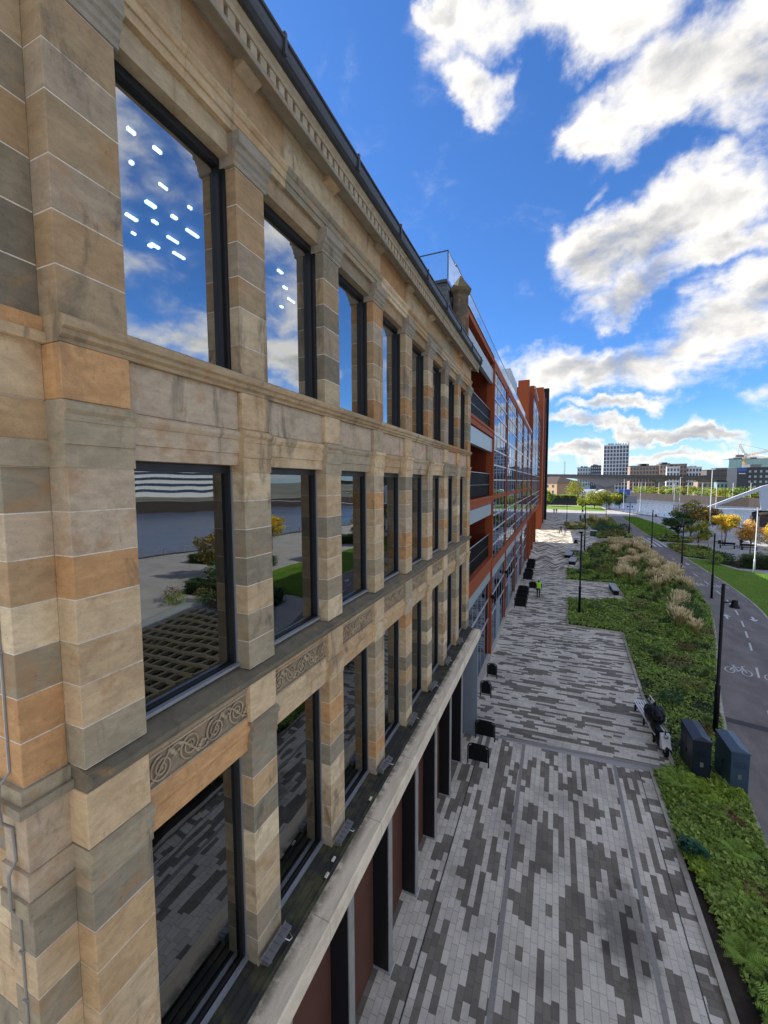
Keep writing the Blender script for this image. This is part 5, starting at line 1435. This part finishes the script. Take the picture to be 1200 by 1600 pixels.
# ------------------------------------------------------------------ people
def person(x, y, rz, label, top, legs, step=.22, vest=False, lean=0.0, hair=(0.03, 0.02, 0.015), scale=1.0, bag=False):
    V = []; Rr = []; E = []
    def vtx(p, r, par=None):
        V.append(p); Rr.append(r)
        if par is not None: E.append((par, len(V) - 1))
        return len(V) - 1
    pel = vtx((0, 0, .95), .125); sp = vtx((0, lean*.3, 1.18), .12, pel); ch = vtx((0, lean*.7, 1.38), .145, sp)
    nk = vtx((0, lean*.95, 1.50), .055, ch); hb = vtx((0, lean*1.05 + .015, 1.58), .082, nk); ht = vtx((0, lean*1.1 + .015, 1.69), .08, hb)
    vtx((0, lean*1.1 + .115, 1.615), .014, hb)
    for s in (-1, 1):
        st = step*s
        hip = vtx((s*.09, 0, .88), .095, pel); kn = vtx((s*.10, st*.55 + .04, .49), .062, hip); an = vtx((s*.10, st - (.05 if st < 0 else 0), .09 + (.04 if st < 0 else 0)), .043, kn); vtx((s*.11, st + .16, .045), .038, an)
        sh = vtx((s*.185, lean*.7, 1.41), .062, ch); el = vtx((s*.25, lean*.6 - st*.35 - .02, 1.13), .046, sh); wr = vtx((s*.26, lean*.6 - st*.7 + .08, .90), .031, el)
        pm = vtx((s*.262, lean*.6 - st*.7 + .10, .83), .034, wr)
        for q, (dy, L) in enumerate(((-.03, .075), (-.01, .088), (.01, .082), (.03, .065))):
            f1 = vtx((s*.262, lean*.6 - st*.7 + .105 + dy, .795 - .01), .009, pm); vtx((s*.255, lean*.6 - st*.7 + .12 + dy, .795 - L), .008, f1)
        t1 = vtx((s*.245, lean*.6 - st*.7 + .15, .83), .010, pm); vtx((s*.24, lean*.6 - st*.7 + .165, .79), .009, t1)
    me = bpy.data.meshes.new('person'); me.from_pydata(V, E, []); ob = bpy.data.objects.new('person', me); COL.objects.link(ob)
    ob.modifiers.new('skin', 'SKIN'); sm = ob.modifiers.new('sub', 'SUBSURF'); sm.levels = 1; sm.render_levels = 1
    sk = me.skin_vertices[0].data
    for i, r in enumerate(Rr): sk[i].radius = (r, r*(.78 if i in (1, 2) else 1)); sk[i].use_root = (i == 0)
    bpy.context.view_layer.update()
    dg = bpy.context.evaluated_depsgraph_get(); m2 = bpy.data.meshes.new_from_object(ob.evaluated_get(dg))
    bpy.data.objects.remove(ob); bpy.data.meshes.remove(me)
    skin = (0.42, 0.27, 0.20); cols = []; vf = []; hf = []
    for p in m2.polygons:
        c = p.center
        if c.z > 1.50: k = hair if (c.z > 1.66 or c.y < lean*1.05 - .02) else skin
        elif abs(c.x) > .2 and c.z < .88: k = skin
        elif c.z < .09: k = (0.02, 0.02, 0.022)
        elif c.z < .93: k = legs
        else: k = top
        cols.append(k)
        if vest and .93 < c.z < 1.47 and abs(c.x) < .20: vf.append(p.index)
    paint(m2, np.array(cols, dtype=np.float32)); m2.materials.clear(); m2.materials.append(M['skin'])
    m2.polygons.foreach_set('use_smooth', np.ones(len(m2.polygons), bool))
    o = bpy.data.objects.new('person', m2); COL.objects.link(o); tag(o, label, 'person')
    if vest:
        idx = {}; vs = []; fs = []
        for fi in vf:
            f = []
            for vi in m2.polygons[fi].vertices:
                if vi not in idx:
                    idx[vi] = len(vs); vv = m2.vertices[vi]; vs.append(tuple(vv.co + vv.normal*.022))
                f.append(idx[vi])
            fs.append(tuple(f))
        b = MB(); b.add(vs, fs, (1, 1, 1), True); b.build('hi_vis_vest', plain('hi_vis', (0.42, 0.92, 0.04), 0.6, emit=None), o)
    if bag:
        b = MB(); b.bbox(-.15, .15, -.30 + lean*.7, -.13 + lean*.7, 1.05, 1.45, .05); b.build('backpack', M['black'], o)
    o.location = (x, y, .012); o.rotation_euler = (0, 0, rz); o.scale = (scale,)*3
    return o
BLK = (0.015, 0.015, 0.018)
person(-1.28, 38.7, R(6), 'person in a bright lime hi-vis vest and dark trousers walking on the plaza', BLK, (0.02, 0.02, 0.024), .12, True)
person(.95, 87.8, R(150), 'person in black striding beyond the bright strip of paving, left of two', BLK, BLK, .36, lean=.06, scale=1.05)
person(1.75, 87.1, R(160), 'person in a blue top beside the striding person in black', (0.10, 0.14, 0.22), (0.22, 0.21, 0.2), .10)
person(-.6, 144, R(180), 'person in dark clothes far down the plaza, left of a far pair', (0.06, 0.06, 0.07), BLK, .1)
person(.15, 144.5, R(170), 'person in black with backpack far down the plaza, right of a far pair', BLK, BLK, .12, bag=True)
person(18.4, 87.0, R(100), 'person in grey top leaning forward and striding past the autumn shrubs', (0.16, 0.16, 0.17), (0.03, 0.03, 0.035), .40, lean=.14)
person(26.4, 79.0, R(120), 'person in dark coat standing by the yellow tree stems', BLK, (0.05, 0.05, 0.06), .08)
person(6.0, 119, R(180), 'person in black standing by the far tables at the plaza edge', BLK, BLK, .08)
person(7.1, 122, R(200), 'person in dark jacket right of the one by the far tables', (0.03, 0.03, 0.04), (0.04, 0.04, 0.05), .08)

# ------------------------------------------------------------------ far things
# house with hipped roof
hs = empty('brick_house', (1, 240, 0), 'tan and brown brick house with dark hipped roof at the end of the plaza', 'house')
p0 = Vector((0.1, 235)); dl = Vector((-.90, .43)).normalized(); dr = Vector((.93, .37)).normalized()
pA = p0 + dl*16; pB = p0 + dr*12.5; pC = pA + dr*12.5
def wallq(mb, a, b, z0, z1, th=.3):
    d = (b - a).normalized(); n = Vector((-d.y, d.x))*th
    mb.slab([tuple(a), tuple(b), tuple(b + n), tuple(a + n)], z0, z1)
b = MB(); wallq(b, p0, pA, 0, 9.6, -.3); b.build('wall', M['tan'], hs)
b = MB(); wallq(b, p0 + dl*.31, pB, 0, 9.6); wallq(b, pB, pC, 0, 9.6); wallq(b, pA, pC, 0, 9.6, -.3); b.build('side_wall', M['brownbrick'], hs)  # walls turned from the sun take the brick with painted shade
mid1 = (p0 + pB)/2 + dl*5; mid2 = (p0 + pB)/2 + dl*11
e = .5; q = [p0 - dl*e - dr*e, pB - dl*e + dr*e, pC + dl*e + dr*e, pA + dl*e - dr*e]
b = MB(); b.add([(v.x, v.y, 9.6) for v in q] + [(mid1.x, mid1.y, 13.0), (mid2.x, mid2.y, 13.0)], [(0, 1, 4), (1, 2, 5, 4), (2, 3, 5), (3, 0, 4, 5), (3, 2, 1, 0)]); b.build('roof', M['rooftile'], hs)
for k in range(5):
    for z in (1.2, 4.2, 7.2):
        c0 = p0 + dl*(1.6 + k*3.0); d = Vector((-dl.y, dl.x)); d = d if d.y < 0 else -d
        b = MB(); w1 = c0 + dl*1.1; b.slab([tuple(c0 + d*.02), tuple(w1 + d*.02), tuple(w1 + d*.06), tuple(c0 + d*.06)], z, z + 1.4); b.build('window', M['farglass'], hs)
# hoarding
hb_ = empty('site_hoarding', (7, 195, 0), 'long dark hoarding in front of the house', 'hoarding')
b = MB(); b.box(-4.5, 18, 195, 195.1, .1, 3.0); b.build('boards', M['ply'], hb_)
for k in range(10):
    b = MB(); b.box(-4.5 + k*2.5, -4.38 + k*2.5, 194.85, 194.99, 0, 3.1); b.build('fence_post', M['ply'], hb_)
# sheds and boats beside the river
t = empty('domed_shed', (21.5, 231, 0), 'white domed shed by the river beyond the trees', 'shed')
b = MB(); pr_ = [(16.5 + 10.4*i/12, 2.6 + 3.6*math.sin(math.pi*i/12)) for i in range(13)]; b.prof([(16.5, 0)] + pr_ + [(26.9, 0)], 229, 239, 'y'); b.build('shell', M['white'], t)
b = MB(); b.prof([(20.5, .2)] + [(20.5 + 5*i/8, 3 + 2.2*math.sin(math.pi*i/8)) for i in range(9)] + [(25.5, .2)], 228.9, 229, 'y'); b.build('arched_window', M['farglass'], t)
t = empty('blue_boat_shed', (40, 301, 0), 'blue floating shed on the river in front of the quay', 'boat')
b = MB(); b.bbox(36.5, 43, 300, 304, 1.4, 5.2, .2); b.build('cabin', M['blue'], t)
b = MB(); b.prof([(300, -3.8), (300, 1.0), (304, 1.0), (304, -3.8)], 34, 47, 'x'); b.build('hull', M['grey'], t)
for k, (x, y, w, h, lb) in enumerate(((12.0, 212, 4.4, 4.6, 'white site cabin right of the house'), (17.5, 216, 4, 3.4, 'white site cabin behind the broad trees'))):
    t = empty('site_cabin', (x, y, 0), lb, 'cabin'); b = MB(); b.bbox(x - w/2, x + w/2, y, y + 3, 0, h, .05); b.build('body', M['white'], t)
    b = MB(); b.box(x - w/2 - .1, x + w/2 + .1, y - .1, y + 3.1, h, h + .15); b.build('roof', M['grey'], t)
    b = MB(); b.box(x - 1, x + .4, y - .05, y - .01, 1.2, 2.4); b.build('window', M['farglass'], t)

# road viaduct
vd = empty('road_viaduct', (60, 420, 0), 'long grey concrete motorway bridge spanning the river', 'bridge')
TOP = lambda x: 17.6 - .022*(x + 40)
b = MB()
xs = np.linspace(-60, 230, 59)
def under(x):
    top = TOP(x) - 1.9
    v = top - 1.0
    d1 = abs(x - 40.5); v = min(v, top - 1.2 - 8.5*max(0, 1 - d1/30)**1.8)
    d2 = abs(x - 82); v = min(v, top - .8 - 1.2*max(0, 1 - d2/12)); return v
n = len(xs)
vs = [(x, 414, under(x)) for x in xs] + [(x, 414, TOP(x) - 1.9) for x in xs] + [(x, 432, under(x)) for x in xs] + [(x, 432, TOP(x) - 1.9) for x in xs]
fs = []
for i in range(n-1): fs += [(i, i+1, n+i+1, n+i), (2*n+i, 3*n+i, 3*n+i+1, 2*n+i+1), (i, 2*n+i, 2*n+i+1, i+1), (n+i, n+i+1, 3*n+i+1, 3*n+i)]
b.add(vs, fs); b.build('girder', M['farconcrete'], vd)
b = MB()
for i in range(n-1): b.slab([(xs[i], 410), (xs[i+1], 410), (xs[i+1], 436), (xs[i], 436)], TOP(xs[i]) - 1.9, TOP(xs[i]) - .9, (.45, .45, .45)); b.box(xs[i], xs[i+1], 410, 410.4, TOP(xs[i]) - .9, TOP(xs[i]) + .2, (.3, .3, .32))
b.build('deck', M['farconcrete'], vd)
for x, w in ((40.5, 6.5), (82, 3.0), (115, 2.5), (140, 2.5), (170, 2.5)):
    b = MB(); b.box(x - w, x + w, 416, 430, -5, TOP(x) - (8 if x < 50 else 3)) if x < 50 else b.prof([(x - 1.6, -5), (x + 1.6, -5), (x + 1.8, TOP(x) - 6), (x + 7, TOP(x) - 2.6), (x - 7, TOP(x) - 2.6), (x - 1.8, TOP(x) - 6)], 416, 428, 'y'); b.build('pier', M['farconcrete'], vd)

def block(name, x0, x1, y, d, z1, wall, label, cols, rows, z0=1.5, ww=.5, wh=.55, glass='farglass', top=0.5, cat='building', stripes=None, roof=True):
    t = empty(name, ((x0+x1)/2, y + d/2, 0), label, cat)
    b = MB(); b.box(x0, x1, y, y + d, 0, z1); b.build('wall', M[wall], t)
    if roof: b = MB(); b.box(x0 - .2, x1 + .2, y - .2, y + d + .2, z1, z1 + .5); b.build('roof', M['lead'] if wall != 'white' else M['white'], t)
    hr = random.Random(int(x0*7)); 
    for k in range(2 if cols > 3 else 0):
        xa = hr.uniform(x0 + 1, x1 - (x1-x0)*.35); b = MB(); b.box(xa, xa + (x1-x0)*hr.uniform(.12, .3), y + 2, y + d - 2, z1 + .5, z1 + .5 + hr.uniform(.8, 2.0)); b.build('roof_plant', M['grey'], t)
    cw = (x1 - x0)/cols; rh = (z1 - top - z0)/rows
    for i in range(cols):
        for j in range(rows):
            xa = x0 + cw*(i + .5 - ww/2); za = z0 + rh*(j + .5 - wh/2)
            b = MB(); b.box(xa, xa + cw*ww, y - .18, y - .03, za, za + rh*wh); b.build('window', M[glass], t)
    return t
tw = block('tower_block', 47.5, 72.0, 520, 18, 50.0, 'white', 'tall white gridded tower behind the motorway bridge', 8, 12, 1, .74, .78)
b = MB()
for k in range(9): b.box(51.5 + k*2.4, 52.4 + k*2.4, 520.2, 521, 50.5, 52.3)
b.build('roof_screen', M['bluegrey'], tw)
block('apartment_block', 68.0, 92.5, 480, 16, 25.2, 'flatbrick', 'brown brick apartment block right of the white tower', 9, 6, 1, .5, .6)
block('apartment_block', 93.0, 115, 478, 16, 26.4, 'flatbrick', 'taller stepped brick apartment block at the middle of the skyline', 8, 6, 1, .5, .6)
block('apartment_block', 98, 108.5, 474, 4, 23.8, 'white', 'white fronted apartment bay on the brick block', 4, 5, 1, .5, .6)
block('apartment_block', 115.4, 128, 482, 14, 23.4, 'white', 'pale grey apartment block right of the brick ones', 5, 5, 1, .55, .6)
block('apartment_block', 24.6, 40.4, 600, 14, 28.0, 'bluegrey', 'pale blue grey block far left behind the motorway bridge', 5, 5, 4, .5, .6)
block('apartment_block', 41, 55, 600, 14, 30.4, 'hotel', 'dark grey block left of the white tower', 6, 6, 4, .5, .5, 'bluegrey')
block('apartment_block', 116, 128, 440, 14, 13, 'flatdark', 'dark low block under the motorway at the middle right', 5, 3, 1, .5, .5, 'bluegrey')
block('warehouse', 122, 142, 446, 16, 19.6, 'flatdark', 'long dark brown block left of the dark hotel', 6, 3, 1, .4, .3)
block('warehouse', 100, 106.5, 345, 10, 9.5, 'teal', 'small pale flat roofed block beside the dark hotel', 3, 2, 1, .5, .5)
block('warehouse', 91, 99.5, 350, 10, 9.8, 'flatbrick', 'small tan block behind the far bank hedge', 3, 2, 1, .5, .5)
ht = block('hotel_block', 111.2, 150, 330, 16, 18.3, 'hotel', 'dark grey hotel block with a grid of pale windows on the right', 14, 5, 1.5, .42, .42, 'bluegrey')
b = MB(); b.box(105.8, 111.2, 329, 346, 0, 18.6); b.build('stair_tower', M['hotel'], ht)
b = MB(); b.bbox(106.4, 110.4, 328.7, 328.95, 16.2, 18.2, .02); b.build('blue_sign', M['blue'], ht)
b = MB(); b.bbox(106.8, 110.0, 328.7, 328.95, 14.6, 15.1, .02); b.build('white_sign', M['white'], ht)
block('glass_office', 200, 240, 650, 20, 37, 'teal', 'pale green glass office building behind the crane', 10, 5, 3, .86, .8, 'teal')
# far white striped building (mirrored in the windows)
wt = block('striped_office', 190, 330, 190, 18, 26, 'white', 'long white striped office across the river mirrored in the windows', 1, 6, 2, .98, .42)
wt.rotation_euler = (0, 0, R(-58))
# crane
ct = empty('tower_crane', (185.8, 560, 0), 'yellow luffing tower crane above the hotel roof', 'crane')
def lattice(mb, a, b_, w, n):
    a, b_ = Vector(a), Vector(b_); d = (b_ - a).normalized(); s = d.orthogonal().normalized(); u = d.cross(s)
    cs = [s*w + u*w, s*w - u*w, -s*w - u*w, -s*w + u*w]
    for c_ in cs: mb.tube([a + c_, b_ + c_], w*.18, 4)
    for k in range(n):
        p, q = a.lerp(b_, k/n), a.lerp(b_, (k+1)/n)
        for i in range(4): mb.tube([p + cs[i], q + cs[(i+1) % 4]], w*.12, 4)
b = MB(); lattice(b, (185.8, 560, 0), (185.8, 560, 37), 1.0, 16); b.build('mast', M['yellow'], ct)
b = MB(); lattice(b, (187, 560, 37.5), (225, 560, 46), .7, 18); b.build('jib', M['yellow'], ct)
b = MB(); lattice(b, (186, 560, 38), (180.5, 560, 50), .6, 8); b.build('apex_frame', M['yellow'], ct)
b = MB(); b.box(178, 184.5, 558.5, 561.5, 35.5, 38.2); b.build('counterweight', M['grey'], ct)
b = MB(); b.box(184.6, 187.4, 558.6, 561.4, 37.2, 39.6); b.build('cab', M['white'], ct)
b = MB(); b.tube([(180.5, 560, 50), (206, 560, 42)], .12, 4); b.tube([(180.5, 560, 50), (180.5, 560, 38)], .12, 4); b.build('tie_cable', M['grey'], ct)
# radio mast far left
rm = MB(); lattice(rm, (13.6, 900, 0), (13.6, 900, 50), .9, 18); tag(rm.build('radio_mast', M['grey']), 'thin lattice radio mast above the motorway bridge', 'mast')
# white swing-bridge with angular fins
fb = empty('footbridge', (58, 150, 0), 'white angular footbridge with sloping beams over the river at the right edge', 'bridge')
b = MB(); b.prof([(40.6, 2.2), (54.2, 8.9), (55.6, 9.3), (62, 7.0), (62, 5.9), (55.4, 7.9), (53.2, 7.3), (42.0, 2.2)], 149.6, 150.6, 'y'); b.build('sloping_beam', M['palegrey'], fb)
b = MB(); b.prof([(53.5, 8.0), (56.4, 8.0), (55.6, 2.2), (54.3, 2.2)], 149.7, 150.5, 'y'); b.build('support_leg', M['palegrey'], fb)
b = MB(); b.box(44, 130, 149.2, 152.5, 2.03, 2.15); b.build('deck', M['palegrey'], fb)
b = MB(); b.box(53.2, 57.2, 147.8, 154.2, -6, .2); b.lathe([(2.6, 0), (2.6, 1.0), (1.4, 1.5)], (55.2, 151, .2), 14); b.build('river_pier', M['quay'], fb)
# far bank hedges and lamp columns, each its own thing
rg = np.random.default_rng(77)
FB = [Vector(p) for p in FARBANK[4:11]]
for k in range(16):
    tt = k/15*(len(FB)-1); i = min(int(tt), len(FB)-2); p = FB[i].lerp(FB[i+1], tt - i)
    tree(p.x + 6, p.y + 4, rg.uniform(6.0, 7.4), rg.uniform(5.0, 6.4), [YG, GREENS, YG][k % 3], ['yellow green', 'mid green', 'yellow green'][k % 3] + ' bushy tree in the row along the far bank', 900, .8, .15, .06, 1, 'trees along the far bank', 200 + k, 'far_bank_tree', 14, .6)
for k in range(12):
    tt = k/11*(len(FB)-1); i = min(int(tt), len(FB)-2); p = FB[i].lerp(FB[i+1], tt - i)
    b = MB(); b.lathe([(.16, 0), (.10, 1), (.08, 9)], (0, 0, 0), 6); b.tube([(0, 0, 9), (.8, 0, 9.2)], .06, 5); o = b.build('lamp_column', M['white']); o.location = (p.x + 2.2, p.y + 1, 0)
    tag(o, 'pale lamp column standing on the far bank quay', 'lamp column', 'lamp columns on the far bank')
